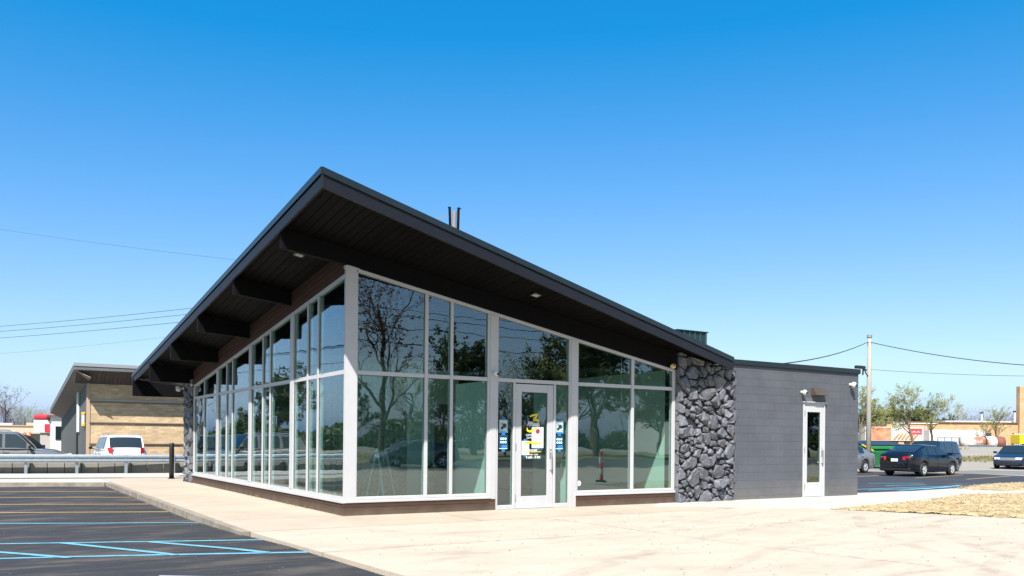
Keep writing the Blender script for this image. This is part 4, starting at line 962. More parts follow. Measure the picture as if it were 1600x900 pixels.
for u0 in (28, 53, 79): MB().box(u0*k, -.06, -.3, (u0+14)*k, -.003, 1.35+6*k).build('garage_door', mat('dark_garage_door', (.03, .028, .028), .4), TN)
for u0 in (25, 43, 50, 68, 76): MB().box(u0*k, -.12, -.3, (u0+2.5)*k, -.062, 1.35+8*k).build('door_post', mat('orange_red_post', (.55, .13, .05), .6), TN)
MB().box(62*k, 1, 1.36+19.1*k, 74*k, 3, 1.36+23*k).build('roof_unit', mat('cream_render', (.58, .47, .35), .8), TN); MB().box(2*k, .2, 1.36+19.1*k, 47*k, .5, 1.36+22*k).build('roof_sign', M_white, TN)
p0 = at_depth(80, 700, 70); WB = empty('white_gable_house', (p0.x, p0.y, 0), -.05, 'white walled building with rusty sloped roof beside the brick building', 'building')
MB().box(0, 0, -.3, 3.2, 10, 3.2).build('wall', mat('white_stucco', (.46, .46, .46), .7), WB)
MB().prism([(-.35, -.3, 3.2), (3.4, -.3, 3.2), (3.4, -.3, 5.3), (1.2, -.3, 4.7)], (0, 10.6, 0)).build('roof', mat('rusty_roof', (.30, .19, .17), .8, var=.3), WB)
MB().cbox(.3, -.06, 1.2, .9, -.001, 2.3, .01).build('window', M_cglass, WB)
for i, (u, v, d, key, s, lab) in enumerate([(8, 690, 105, 'bare', .60, 'tall reddish bare tree at the picture edge beyond the tan garage'), (38, 690, 112, 'bare2', .52, 'grey leafless tree next to the tall reddish one beyond the garage'), (66, 690, 118, 'bare2', .50, 'thin bare tree behind the white and red box building'), (-20, 690, 110, 'bare', .58, 'reddish bare tree mostly outside the frame beyond the garage'), (24, 690, 125, 'bare', .48, 'smaller reddish tree between the two tall bare trees'), (52, 690, 128, 'bare2', .48, 'small bare tree above the end of the tan garage')]):
    q = at_depth(u, v, d); tree(key, 'bare_tree', lab, (q.x, q.y, -.2), s, i*1.3, 'bare trees beyond the garage')
# overhead wires on the left
for i, (v0, v1, d0, d1) in enumerate([(508, 478, 62, 50), (516, 487, 62, 50), (526, 498, 62, 50)]):
    pole_wire('overhead_cable', ['topmost of the three overhead cables left of the roof', 'middle one of the three overhead cables left of the roof', 'lowest of the three overhead cables left of the roof'][i], [at_depth(-60, v0+6, d0), at_depth(330, v1, d1)], .013, .1, group='overhead cables left of the roof')
pole_wire('overhead_cable', 'thin high cable sloping down towards the left roof edge', [at_depth(-40, 352, 60), at_depth(420, 412, 40)], .006, .1)
pole_wire('overhead_cable', 'faint thin cable crossing low above the brick building', [at_depth(-40, 556, 80), at_depth(300, 522, 70)], .007, .1)

# ================================================================== right of the building
P_blk = car_paint('blue_black_car_paint', (.003, .004, .007), 0)
P_blk2 = car_paint('navy_black_car_paint', (.008, .016, .036), 0)
P_gry = car_paint('grey_car_paint', (.16, .165, .18), .2)
vehicle('black_sedan', 'black sedan with red tail lamps seen from behind beside the green dumpster', 'car', (32.0, 8.75, .0), R(6), SEDAN, P_blk)
vehicle('dark_minivan', 'dark minivan mostly hidden behind the black sedan', 'car', (38.5, 12.3, 0), R(190), VAN, P_blk2)
vehicle('grey_sedan', 'grey sedan tail showing past the end of the block wall', 'car', (30.75, 12.6, 0), R(184), SEDAN2, P_gry)
vehicle('navy_sedan', 'dark blue sedan facing the street with chrome oval grille, cut by the picture edge', 'car', (48.9, 13.1, 0), R(196), SEDAN2, P_blk2)

# dumpsters
M_grn = mat('green_dumpster_paint', (.012, .16, .045), .5, var=.35, scale=3, col2=(.008, .08, .03)); M_dgrn = mat('dark_green_steel', (.01, .07, .028), .5)
def dumpster(loc, rz, lab, L=2.6, Hh=1.45, lidopen=False):
    o = empty('dumpster', loc, rz, lab, 'dumpster', 'green dumpsters')
    b = MB(); b.prism([(0, -.2, .15), (0, 1.4, .15), (0, 1.5, Hh+.12), (0, -.45, Hh-.1), (0, -.45, Hh-.45)], (L, 0, 0)); b.build('bin', M_grn, o)
    for x in (.25, .8, 1.35, 1.9, 2.3): b = MB(); b.prism([(x, -.2, .16), (x+.08, -.2, .16), (x+.08, -.452, Hh-.46), (x, -.452, Hh-.46)], (0, -.05, 0)); b.build('rib', M_grn, o)
    MB().cbox(-.06, -.55, Hh-.28, L+.06, -.452, Hh-.12, .02).build('rim', M_grn, o)
    for x in (-.12, L): MB().cbox(x, -.1, .65, x+.12, 1.2, .85, .01).build('fork_pocket', M_dgrn, o)
    for x in (.1, L-.3): MB().cbox(x, -.1, 0, x+.2, 1.3, .149, .01).build('skid', M_black, o)
    b = MB(); b.hexa([(.03, -.45, Hh-.085), (L-.03, -.45, Hh-.085), (L-.03, 1.5, Hh+.135), (.03, 1.5, Hh+.135), (.03, -.45, Hh-.03), (L-.03, -.45, Hh-.03), (L-.03, 1.5, Hh+.2), (.03, 1.5, Hh+.2)])
    b.build('lid', M_black, o)
    return o
D1 = dumpster((38.6, 16.9, .0), R(-28), 'large green dumpster with black lid behind the black sedan')
dumpster((36.7, 18.6, .15), R(-28), 'green dumpster with dark open front, half hidden behind the utility pole', 2.0, 1.75)
MB().tube([(-.1, -.60, 1.42), (.6, -.60, 1.06)], .05, 8).build('yellow_bar', mat('yellow_steel', (.5, .34, .02), .5), D1)

# utility pole with cables
q = at_depth(1357, 700, 50.5); UP = empty('utility_pole', (q.x, q.y, 0), 0, 'pale wooden utility pole rising past the end of the block wall', 'utility pole')
top = at_depth(1357, 527, 50.5).z
MB().tube([(0, 0, -.3), (0, 0, top*.5), (0, 0, top)], [.155, .135, .115], 12).build('shaft', mat('pale_weathered_wood', (.30, .28, .245), .9, var=.5, scale=2, stretch=(8, 8, .6), bump=.3), UP, True)
MB().lathe([(.15, 0), (.15, .16), (0, .17)], 12, (0, 0, top-.02)).build('pole_cap', M_galv, UP)
b = MB(); b.tube([(-.25, 0, top-1.95), (-.55, 0, top-1.9), (-.6, 0, top-2.25)], .05, 6); b.tube([(-.1, 0, top-2.3), (-.3, 0, top-2.15), (-.42, 0, top-1.95)], .035, 6); b.cbox(-1.25, -.12, top-1.9, -.45, .12, top-1.72, .04); b.build('lamp_arm', M_black, UP)
pt = at_depth(1357, 534, 50.5); pl = at_depth(1357, 577, 50.5)
pole_wire('overhead_cable', 'black cable from the utility pole down to the grey wall parapet', [pt, (13.0, 3.0, 3.75)], .022, .35)
pole_wire('overhead_cable', 'upper black cable running right from the utility pole top', [pt, at_depth(1660, 574, 44)], .022, .25)
pole_wire('overhead_cable', 'thin lower cable running right from the utility pole', [pl, at_depth(1660, 588, 44)], .010, .1)

# straw covered seed beds: mound plus loose straw
def bed(poly, z, hgt, name):
    xs = [p[0] for p in poly]; ys = [p[1] for p in poly]
    def inside(x, y):
        c = False
        for i in range(len(poly)):
            a, b_ = poly[i], poly[i-1]
            if (a[1] > y) != (b_[1] > y) and x < (b_[0]-a[0])*(y-a[1])/(b_[1]-a[1])+a[0]: c = not c
        return c
    def dist(x, y):
        best = 9
        for i in range(len(poly)):
            a = Vector(poly[i]); b_ = Vector(poly[i-1]); p = Vector((x, y)); t = max(0, min(1, (p-a).dot(b_-a)/(b_-a).length_squared)); best = min(best, (p-(a+(b_-a)*t)).length)
        return best
    return inside, dist, (min(xs), max(xs), min(ys), max(ys))
M_straw = mat('golden_straw', (.50, .40, .225), .8, var=.9, scale=9, col2=(.38, .26, .11)); M_soil = mat('straw_covered_soil', (.43, .34, .195), .9, var=.9, scale=5, col2=(.40, .29, .145), bump=.6, bscale=30)
M_straw2 = mat('pale_straw', (.58, .49, .32), .8, var=.7, scale=12, col2=(.29, .2, .09))
rs = random.Random(4)
def straw_bed(poly, z, hgt, n, lab):
    ins, dst, (x0, x1, y0, y1) = bed(poly, z, hgt, 'straw'); b = MB(); nxn = 90; nyn = 60; idx = {}
    hz = lambda x, y: z + hgt*sst(0, .45, dst(x, y)) + .012*math.sin(3.1*x+1.7*y)*math.sin(2.3*y)
    # outline triangulated as a grid fan
    vs = []; fs = []
    for i in range(nxn+1):
        for j in range(nyn+1):
            x, y = lerp(x0, x1, i/nxn), lerp(y0, y1, j/nyn)
            if ins(x, y): idx[i, j] = len(vs); vs.append((x, y, hz(x, y)))
    for i in range(nxn):
        for j in range(nyn):
            q_ = [(i, j), (i+1, j), (i+1, j+1), (i, j+1)]; q_ = [idx[t] for t in q_ if t in idx]
            if len(q_) >= 3: fs.append(tuple(q_))
    # straw heads
    b.add(vs, fs); nb0 = len(fs)
    k = 0
    while k < n:
        x, y = rs.uniform(x0, x1), rs.uniform(y0, y1)
        if not ins(x, y): continue
        k += 1; a = rs.uniform(0, math.tau); l_ = rs.uniform(.05, .16); tl = rs.uniform(-.15, .5)
        d = Vector((math.cos(a)*l_, math.sin(a)*l_, tl*l_*.5)); s_ = Vector((-math.sin(a), math.cos(a), 0))*rs.uniform(.003, .007); c = Vector((x+rs.gauss(0, .09), y+rs.gauss(0, .09), hz(x, y)+rs.uniform(.004, .035)))
        b.mi = 1 + (rs.random() < .4); b.add([c-d-s_, c-d+s_, c+d+s_+Vector((0, 0, .003)), c+d-s_+Vector((0, 0, .003))], [(0, 1, 2, 3)])
    o = b.build('straw_mulch', [M_soil, M_straw, M_straw2]); return tag(o, lab, 'straw', kind='stuff')
straw_bed([(10.25, -3.05), (12.4, -2.93), (14.8, -2.42), (18.6, -1.25), (20.5, -2.2), (30, -4.5), (30, -9), (16, -7.6), (11.9, -6.35), (11.0, -4.6)], .0, .055, 30000, 'golden straw mulch on the bed beside the driveway')
straw_bed([(21.6, .82), (25, 1.8), (30, 2.15), (40, 2.2), (40, -1.5), (24.0, -1.0), (22.0, -.4)], .004, .05, 14000, 'golden straw mulch on the far bed by the rear lot')

# weeds and grass on the gravel beyond the rear lot
M_weed = leafmat('dry_green_weed', (.20, .20, .07), (.30, .24, .11))
b = MB(); k = 0
while k < 60000:
    u = rs.uniform(1385, 1640); d = 50+48*rs.random()**.7; c = at_depth(u, 700, d); nz = math.sin(c.x*.23+1.1*math.sin(c.y*.31))+math.sin(c.y*.4+c.x*.13)
    k += 1
    if nz < .1 + 1.2*rs.random(): continue
    z = gheight(c.x, c.y); h = rs.uniform(.05, .22); a = rs.uniform(0, 6.28); s_ = .05
    b.add([(c.x-s_*math.cos(a), c.y-s_*math.sin(a), z), (c.x+s_*math.cos(a), c.y+s_*math.sin(a), z), (c.x+rs.gauss(0, .06), c.y+rs.gauss(0, .06), z+h)], [(0, 1, 2)])
tag(b.build('weeds', M_weed), 'dry green weeds scattered on the gravel yard', 'weeds', kind='stuff')
slab('cross_road', [(38.5, 4), (44, 4.5), (120, 50), (118, 56), (46, 26), (37.5, 16)], -.2, -.004, mat('worn_grey_road', (.15, .145, .14), .9, var=.5, scale=.8, bump=.2))

# freight yard: mural trailer, white trailer, tank, warehouse
def boxat(u0, u1, v0, v1, d, thick, rz=None):
    """base point and size in metres of something seen between u0..u1, v0..v1 at depth d"""
    p = at_depth(u0, (v0+v1)/2, d); k = d/FPX; zc = lambda v: at_depth((u0+u1)/2, v, d).z
    return p, (u1-u0)*k, zc(v1), zc(v0)
RZ = -YAW
p, w_, z0, z1 = boxat(1352, 1448, 667, 689, 140, 2.5); MT = empty('mural_trailer', (p.x, p.y, 0), RZ, 'long freight trailer with a red and white food mural behind the dumpster', 'trailer')
MB().cbox(0, 0, z0, w_, 2.6, z1, .04).build('box', mat('cream_trailer_side', (.46, .43, .37), .6, var=.25, scale=1.2), MT)
MB().box(.6, -.02, z0+.12, w_*.42, -.003, z1-.12).build('mural_panel', mat('red_orange_mural', (.42, .09, .045), .6, var=.9, scale=1.1, col2=(.62, .25, .14)), MT)
for i in range(6):
    xx = w_*.47+i*.62; b = MB(); b.tube([(xx, -.03, z0+.25), (xx+.35, -.03, z0+.7), (xx+.8, -.03, z0+1.35-.1*abs(i-2))], [.10, .13, .07], 6); b.build('mural_stroke', mat('orange_red_print', (.60, .16, .07), .6), MT)
MB().box(w_*.73, -.03, z0+1.1, w_*.92, -.006, z0+2.05).build('mural_flag', mat('bright_red_print', (.55, .03, .04), .6), MT); MB().prism([(w_*.73, -.03, z0+.75), (w_*.77, -.03, z0+1.099), (w_*.73, -.03, z0+1.099)], (0, .02, 0)).build('mural_flag_tail', mat('bright_red_print', (.55, .03, .04), .6), MT)
b = MB()
for i in range(7): b.tube([(w_*.75+i*.22, -.045, z0+1.4), (w_*.75+.08+i*.22, -.045, z0+1.4+.35*((i*7) % 3+1)/3), (w_*.75+.16+i*.22, -.045, z0+1.42)], .035, 5)
b.build('mural_script', M_white, MT)
MB().box(w_-.5, -.02, z0+.02, w_-.1, -.003, z1-.05).build('red_end_band', mat('faded_red_print', (.5, .16, .13), .6), MT)
zg = gheight(p.x+8, p.y)
for i in range(5): b = MB(); b.lathe([(.25, -.15), (.5, -.15), (.5, .15), (.25, .15)], 14, (w_*(.1+.2*i), .3, zg+.5), 'Y'); b.build('wheel', M_tire, MT)
MB().box(.4, .2, zg+.55, w_-.4, 2.4, z0-.01).build('chassis', M_black, MT)
p, w_, z0, z1 = boxat(1452, 1540, 672, 690.5, 138, 2.5); WT = empty('white_trailer', (p.x, p.y, 0), RZ, 'plain white freight trailer between the two green trees and the tank', 'trailer')
MB().cbox(0, 0, z0, w_, 2.6, z1, .04).build('box', mat('white_trailer_side', (.5, .5, .5), .6, var=.1, scale=.8), WT); MB().box(.4, .2, zg-.2, w_-.4, 2.4, z0-.01).build('chassis', M_black, WT)
p, w_, z0, z1 = boxat(1462, 1506, 690, 699, 96, 2.5); FT = empty('flat_wagon', (p.x, p.y, 0), RZ, 'low white flat trailer in front of the white freight trailer', 'trailer')
MB().cbox(0, 0, z0+.12, w_, 1.8, z1-.05, .03).build('deck', mat('pale_grey_steel', (.5, .5, .48), .6, var=.4), FT)
for i in range(4): MB().cbox(.2+i*w_*.25, -.03, z1-.05, .27+i*w_*.25, .04, z1+.45, .008).build('stake', M_black, FT)
MB().cbox(.2, -.02, z1+.42, w_-.2, .03, z1+.48, .01).build('top_bar', M_black, FT)
for i in range(3): b = MB(); b.lathe([(.1, -.12), (.28, -.12), (.28, .12), (.1, .12)], 12, (w_*(.2+.3*i), .2, z0+.02), 'Y'); b.build('wheel', M_tire, FT)
# old tank
p, w_, z0, z1 = boxat(1506, 1574, 681.5, 701, 88, 1.2); r_ = (z1-z0)/2; TK = empty('rusty_tank', (p.x, p.y, z0), RZ, 'rust-stained horizontal steel tank on the gravel beyond the navy sedan', 'tank')
M_rust = mat('rusty_white_tank', (.56, .60, .60), .7, var=1.0, scale=.9, col2=(.30, .11, .06), contrast=(.42, .62), bump=.3, bscale=8); M_rust2 = mat('dark_rust', (.18, .065, .045), .85, var=.6, scale=2)
MB().lathe([(0, 0), (r_*.7, .02), (r_*.97, .12), (r_, .25), (r_, w_*.52)], 22, (0, r_, r_), 'X').build('shell', M_rust, TK, True); MB().lathe([(r_, w_*.535), (r_, w_*.78)], 22, (0, r_, r_), 'X').build('shell', M_rust, TK, True)
MB().lathe([(r_*1.0, w_*.78), (r_*1.0, w_*.88), (r_, w_-.25), (r_*.95, w_-.1), (0, w_)], 22, (0, r_, r_), 'X').build('shell', M_rust2, TK, True)
MB().lathe([(r_*1.06, w_*.515), (r_*1.06, w_*.54)], 22, (0, r_, r_), 'X').build('band', M_black, TK)
for x in (w_*.1, w_*.6, w_*.86): MB().cbox(x, r_*.4, -.15, x+.25, r_*1.6, r_*.35, .02).build('saddle', M_rust2, TK)
p, w_, z0, z1 = boxat(1515, 1554, 694.5, 700.5, 84, 1); GR = empty('grey_barrier', (p.x, p.y, z0-.05), RZ, 'low grey steel grating lying in front of the rusty tank', 'barrier')
MB().cbox(0, 0, 0, w_, .25, .05, .01).build('base_bar', M_galv, GR); MB().cbox(0, 0, z1-z0-.05, w_, .25, z1-z0, .01).build('top_bar', M_galv, GR)
for i in range(15): MB().box(w_*i/14.2, .05, .05, w_*i/14.2+.1, .2, z1-z0-.05).build('bar', M_galv, GR)
# warehouse
p = at_depth(1385, 700, 165); k = 165/FPX; WH = empty('brick_warehouse', (p.x, p.y, 0), RZ, 'long orange brick warehouse with a tall block at the picture edge', 'building')
M_ob = brickmat('orange_brick', (.46, .28, .15), (.40, .235, .12), (.40, .28, .18), .5, .16, 'XZ', .5, .01, .85, .18)
zv = lambda v: at_depth(1500, v, 165).z
MB().box(0, 0, -.2, 205*k, 12, zv(660.5)).build('wall', M_ob, WH); MB().box(205*k, -.6, -.2, 330*k, .6, zv(603)).build('tower', M_ob, WH)
MB().box(-.3, -.3, zv(660.5), 204.5*k, 12.2, zv(659.3)).build('parapet_cap', mat('dark_parapet', (.15, .09, .06), .8), WH); MB().box(100*k, 2, zv(659.2), 204*k, 12, zv(657)).build('roof_band', mat('pale_roof_band', (.6, .58, .55), .8), WH)
MB().box(12*k, -.15, zv(672), 24*k, -.02, zv(662.5)).build('loading_door', mat('pale_blue_grey_door', (.45, .52, .54), .5), WH); MB().box(10*k, -.2, zv(662.4), 80*k, -.03, zv(661.2)).build('canopy', mat('white_canopy', (.7, .69, .66), .7), WH)
MB().box(155*k, -.2, zv(684), 163*k, -.02, zv(676)).build('window', mat('dark_warehouse_window', (.04, .05, .055), .3), WH)
lw = MB().box(194*k, -.9, zv(697), 214*k, -.61, zv(676)).build('lattice_window', mat('dark_lattice_back', (.06, .06, .065), .5), WH)
for i in range(6):
    for j in range(4): MB().cbox((195.5+i*3.2)*k, -1.0, zv(694.5-j*5), (197.6+i*3.2)*k, -.905, zv(691.3-j*5), .05).build('pane', mat('pale_glass_block', (.5, .55, .58), .3), lw)
p, w_, z0, z1 = boxat(1594, 1640, 679, 697, 92, 2); YL = empty('yellow_truck', (p.x, p.y, 0), RZ, 'bright yellow truck box at the picture edge behind the navy sedan', 'truck')
MB().cbox(0, 0, z0+.2, w_, 1.8, z1, .05).build('box', mat('bright_yellow_paint', (.72, .50, .01), .5), YL); MB().cbox(.35, -.02, z0+.4, w_-.3, -.003, z1-.25, .006).build('side_panel', mat('deep_yellow_paint', (.6, .40, .01), .5), YL)
for i in range(2): b = MB(); b.lathe([(.1, -.12), (.3, -.12), (.3, .12), (.1, .12)], 12, (w_*(.2+.6*i), .2, z0+.15), 'Y'); b.build('wheel', M_tire, YL)

# trees right
for i, (u, d, key, s, nm, lab, gp) in enumerate([
    (1427, 104, 'spring', .94, 'spring_tree', 'taller young green tree in front of the mural trailer', None),
    (1457, 104, 'spring2', .92, 'spring_tree', 'smaller green tree just right of the tall one by the white trailer', None),
    (1342, 92, 'spring', .82, 'spring_tree', 'green tree half hidden behind the end of the block wall', None),
    (1556, 98, 'shrub', 1.35, 'bushy_shrub', 'brown twiggy shrub rising behind the rusty tank', None),
    (1538, 100, 'shrub', .9, 'bushy_shrub', 'small reddish shrub left of the twiggy one behind the tank', None),
    (1498, 230, 'bare2', .95, 'bare_tree', 'spindly bare tree showing above the warehouse roof', None),
    (1487, 230, 'leafy', .55, 'evergreen_tree', 'small dark evergreen above the warehouse roof', None)]):
    q = at_depth(u, 700, d); tree(key, nm, lab, (q.x, q.y, gheight(q.x, q.y)), s, i*2.1, sz=s*.76 if nm == 'spring_tree' else None)
rt = random.Random(9); ORD = 'first second third fourth fifth sixth seventh eighth ninth tenth eleventh twelfth thirteenth fourteenth'.split()
for i in range(14):
    u = 1345+i*11+rt.uniform(-3, 3); d = rt.uniform(180, 215); q = at_depth(u, 700, d); s = rt.uniform(.62, .88) if u < 1440 else rt.uniform(.5, .7)
    tree(rt.choice(['leafy', 'bare2', 'leafy', 'spring']), 'woodland_tree', 'woodland tree beyond the freight trailers, %s counting from the utility pole' % ORD[i], (q.x, q.y, 1.1), s, rt.uniform(0, 6), 'woodland beyond the trailers')
for i in range(9):
    u = 1510+i*12; d = rt.uniform(330, 380); q = at_depth(u, 700, d); tree(rt.choice(['bare', 'bare2']), 'distant_tree', 'distant bare tree peeping over the warehouse roof, %s counting from the rusty tank' % ORD[i], (q.x, q.y, 1.0), rt.uniform(.95, 1.2), rt.uniform(0, 6), 'distant trees over the warehouse roof')
for u, vt in ((1533.5, 644), (1585, 642)):
    q = at_depth(u, 690, 300); o = empty('chimney_stack', (q.x, q.y, 0), 0, 'thin grey stack far beyond the warehouse, ' + ('near the tank' if u < 1560 else 'near the tall brick block'), 'chimney'); MB().lathe([(.5, 0), (.4, at_depth(u, vt, 300).z)], 8).build('shaft', mat('hazy_grey_steel', (.35, .36, .38), .8), o); MB().lathe([(.55, 0), (.55, .4)], 8, (0, 0, at_depth(u, vt, 300).z-.4)).build('cap', M_black, o)

# ================================================================== things fixed to the building
def dome_cam(loc, face, lab, s=1.0):
    """bullet security camera: wall base, arm, body, lens. face = outward unit direction in plan"""
    o = empty('security_camera', loc, math.atan2(face[1], face[0])+math.pi/2, lab, 'camera', 'white security cameras'); o.scale = (s, s, s)
    MB().lathe([(.035, 0), (.035, -.02), (.03, -.028), (0, -.029)], 16, axis='Y').build('base', M_white, o, True)
    MB().tube([(0, -.02, 0), (0, -.05, .0), (.0, -.08, -.01)], .016, 8).build('arm', M_white, o)
    MB().ball((0, -.115, -.012), .07, 14, 8).build('body', M_white, o, True)
    MB().lathe([(.036, -.176), (.03, -.186), (0, -.187)], 12, (.01, 0, -.03), 'Y').build('lens', M_black, o)
    return o
dome_cam((12.985, -.001, 2.86), (0, -1), 'white security camera left of the brown vent hood over the side door')
dome_cam((15.03, -.001, 3.15), (0, -1), 'white security camera near the far end of the grey block wall', 1.15)
dome_cam((3.288, -.026, 2.897), (0, -1), 'white round camera on the post left of the entrance door', .85)
dome_cam((-.12, 14.75, 3.14), (-1, 0), 'white round camera on the far stone corner under the eave', 1.5)
dome_cam((-.025, 13.62, 3.2), (-1, 0), 'tiny white camera at the window head beside the far stone corner', .6)
# small tan wall lamp under the eave by the stone
wlp = empty('eave_lamp', (8.22, -.06, 3.30), 0, 'small tan round lamp under the eave beside the stone wall', 'lamp')
MB().ball((0, -.08, 0), .075, 14, 8, (1, 1, .85)).build('head', mat('tan_lamp_housing', (.55, .36, .18), .5), wlp, True); MB().lathe([(.045, 0), (.045, -.03)], 12, axis='Y').build('base', M_black, wlp); MB().lathe([(.04, -.148), (.0, -.150)], 10, (0, 0, .01), 'Y').build('lens', mat('dark_lens', (.04, .03, .02), .2), wlp)
# vent hood over the side door
vh = empty('vent_hood', (13.62, 0, 2.79), 0, 'brown metal vent hood over the side door', 'vent'); vh.scale = (.88, .8, .78)
M_vb = mat('brown_vent_metal', (.085, .06, .048), .5, metal=.2, var=.3, scale=8)
for nm, x0, x1 in (('side_cheek', -.27, -.262), ('side_cheek', .262, .27)): MB().prism([(x0, 0, 0), (x0, -.24, -.0), (x0, -.12, .24), (x0, 0, .25)], (x1-x0, 0, 0)).build(nm, M_vb, vh)
MB().add([(-.262, -.24, 0), (.262, -.24, 0), (.262, -.12, .24), (-.262, -.12, .24), (.262, 0, .25), (-.262, 0, .25), (-.262, -.235, .012), (.262, -.235, .012), (.262, -.112, .232), (-.262, -.112, .232), (.262, -.001, .243), (-.262, -.001, .243)], [(0, 1, 2, 3), (3, 2, 4, 5), (9, 8, 7, 6), (11, 10, 8, 9), (0, 6, 7, 1)]).build('hood', M_vb, vh)
# recessed soffit lights
for (x, y, lab) in ((-.62, .95, 'recessed white soffit light nearest the glass corner, left side'), (-.62, 7.6, 'recessed white soffit light between the far beams, left side'), (3.85, -.75, 'recessed white soffit light above the entrance door')):
    z = ztop(x, y)-SOF-.006; o = empty('soffit_light', (x, y, z), 0, lab, 'light', 'recessed soffit lights')
    tl = lambda dx, dy: -RA*dx-RB*dy
    b = MB(); q = [(-.10, -.10), (.10, -.10), (.10, .10), (-.10, .10)]; b.add([(a, c, tl(a, c)) for a, c in q]+[(a, c, tl(a, c)-.035) for a, c in q], [(0, 1, 2, 3), (7, 6, 5, 4)]+[(k, 4+k, 4+(k+1) % 4, (k+1) % 4) for k in range(4)]); b.build('trim', M_black, o)
    b = MB(); q = [(-.065, -.065), (.065, -.065), (.065, .065), (-.065, .065)]; b.add([(a, c, tl(a, c)-.0355) for a, c in q]+[(a, c, tl(a, c)-.045) for a, c in q], [(0, 1, 2, 3), (7, 6, 5, 4)]+[(k, 4+k, 4+(k+1) % 4, (k+1) % 4) for k in range(4)]); b.build('lens', mat('frosted_lens', (.35, .35, .34), .5), o)
# roof plant screen with ribs
rs_ = empty('roof_screen', (12.15, 4.0, 3.44), 0, 'dark green ribbed metal screen standing on the flat roof', 'roof screen'); ht = 4.90-3.44
MB().box(0, 0, 0, 1.25, 1.6, ht).build('panel', mat('dark_green_metal', (.02, .045, .05), .4, metal=.4), rs_)
for i in range(6): MB().box(.03+i*.225, -.03, 0, .06+i*.225, -.001, ht+.0).build('rib', mat('dark_green_metal_rib', (.05, .085, .09), .4, metal=.4), rs_)
MB().box(-.02, -.045, ht, 1.28, 1.62, ht+.03).build('cap', M_cap, rs_)
# top of a distant pole beyond the ridge
q = at_depth(710, 346, 46); o = empty('line_pole', (q.x, q.y, 0), -.3, 'weathered line pole top with crossarms poking above the black roof', 'utility pole'); zt_ = at_depth(710, 324, 46).z
MB().tube([(0, 0, -.2), (0, 0, zt_-.2)], [.16, .11], 10).build('shaft', mat('grey_weathered_wood', (.22, .2, .18), .9, var=.5, scale=3, stretch=(8, 8, .6)), o)
for x, r_ in ((-.22, .05), (.2, -.02)): MB().hexa([(x-.06, -.06, zt_-1.2), (x+.06, -.06, zt_-1.2), (x+.06, .06, zt_-1.2), (x-.06, .06, zt_-1.2), (x-.06-r_, -.06, zt_), (x+.06-r_, -.06, zt_), (x+.06-r_, .06, zt_), (x-.06-r_, .06, zt_)]).build('bracket', M_beam, o)
MB().tube([(-.36, 0, zt_-.03), (-.2, 0, zt_-.03)], .03, 6).build('insulator', M_beam, o); MB().tube([(.2, 0, zt_-.06), (.36, 0, zt_-.04)], .03, 6).build('insulator', M_beam, o)
MB().tube([(-.9, 0, zt_-.62), (-.5, 0, zt_-.5), (-.2, 0, zt_-.5)], .03, 5).build('jumper_cable', M_steel, o)
# decal and spot light just inside the glass
o = MB().lathe([(0, 0), (.06, 0), (.06, -.0015), (0, -.0016)], 18, (0, 0, 0), 'Y').build('round_sticker', M_wv, None, loc=(5.575, GY-.001, .52)); tag(o, 'small round white sticker at the bottom corner of the window right of the door', 'sticker')
o = empty('interior_spot', (7.72, 1.2, 2.26), 0, 'white spot lamp hanging inside the window by the stone wall', 'lamp'); MB().lathe([(0, .12), (.09, .1), (.13, 0), (.0, .02)], 14).build('shade', M_white, o, True); MB().tube([(0, 0, .1), (0, 0, 1.3)], .012, 6).build('stem', M_white, o)
# table, bottles and chair bits behind the window right of the door
tb = empty('folding_table', (5.9, 2.2, .013), 0, 'white folding table inside the window right of the door', 'table')
MB().cbox(-.45, -.3, .71, .45, .3, .74, .008).build('tabletop', M_white, tb)
for x, y in ((-.4, -.25), (.4, -.25), (-.4, .25), (.4, .25)): MB().tube([(x, y, 0), (x*.9, y*.9, .71)], .014, 6).build('leg', M_black, tb)
for i, (x, y, h, r_, m_, lab) in enumerate([(5.72, 2.05, .34, .05, M_white, 'tall white bottle on the folding table'), (5.95, 2.1, .20, .04, M_black, 'short black bottle on the folding table'), (6.12, 2.05, .09, .05, M_white, 'white cup on the folding table')]):
    MB_ = MB().lathe([(r_, 0), (r_, h*.7), (r_*.45, h*.82), (r_*.45, h), (0, h)], 14); o = MB_.build('bottle', m_, None, True, (x, y, .754)); tag(o, lab, 'bottle')
# pot plant and step ladder in the left bay
pp = empty('potted_plant', (2.75, 1.7, .013), 0, 'green leafy potted plant inside the third window of the front', 'plant')
MB().lathe([(.13, 0), (.18, .34), (.16, .34), (.15, .3), (0, .3)], 16).build('pot', M_black, pp)
MB().tube([(0, 0, .3), (.02, 0, .75)], .025, 6).build('stem', M_bark, pp)
b = MB(); rp = random.Random(2)
for i in range(34):
    a = i*2.4; l_ = rp.uniform(.2, .36); up_ = rp.uniform(.1, .55); d = Vector((math.cos(a), math.sin(a), 0)); s_ = Vector((-d.y, d.x, 0))*.05; c = Vector((.02, 0, .6+rp.uniform(-.1, .2)))
    b.add([c, c+d*l_*.5+s_+Vector((0, 0, up_*.35)), c+d*l_+Vector((0, 0, up_*.3)), c+d*l_*.5-s_+Vector((0, 0, up_*.35))], [(0, 1, 2, 3)])
b.build('leaves', leafmat('bright_green_leaf', (.10, .28, .04), (.06, .17, .03)), pp)
ld = empty('step_ladder', (2.1, 2.6, .013), R(25), 'white step ladder leaning inside the narrow front window', 'ladder')
for x in (-.2, .2): MB().tube([(x, 0, 0), (x*.7, .28, 1.25)], .022, 6).build('stile', M_white, ld)
for x in (-.2, .2): MB().tube([(x, .6, 0), (x*.7, .30, 1.25)], .018, 6).build('rear_leg', M_white, ld)
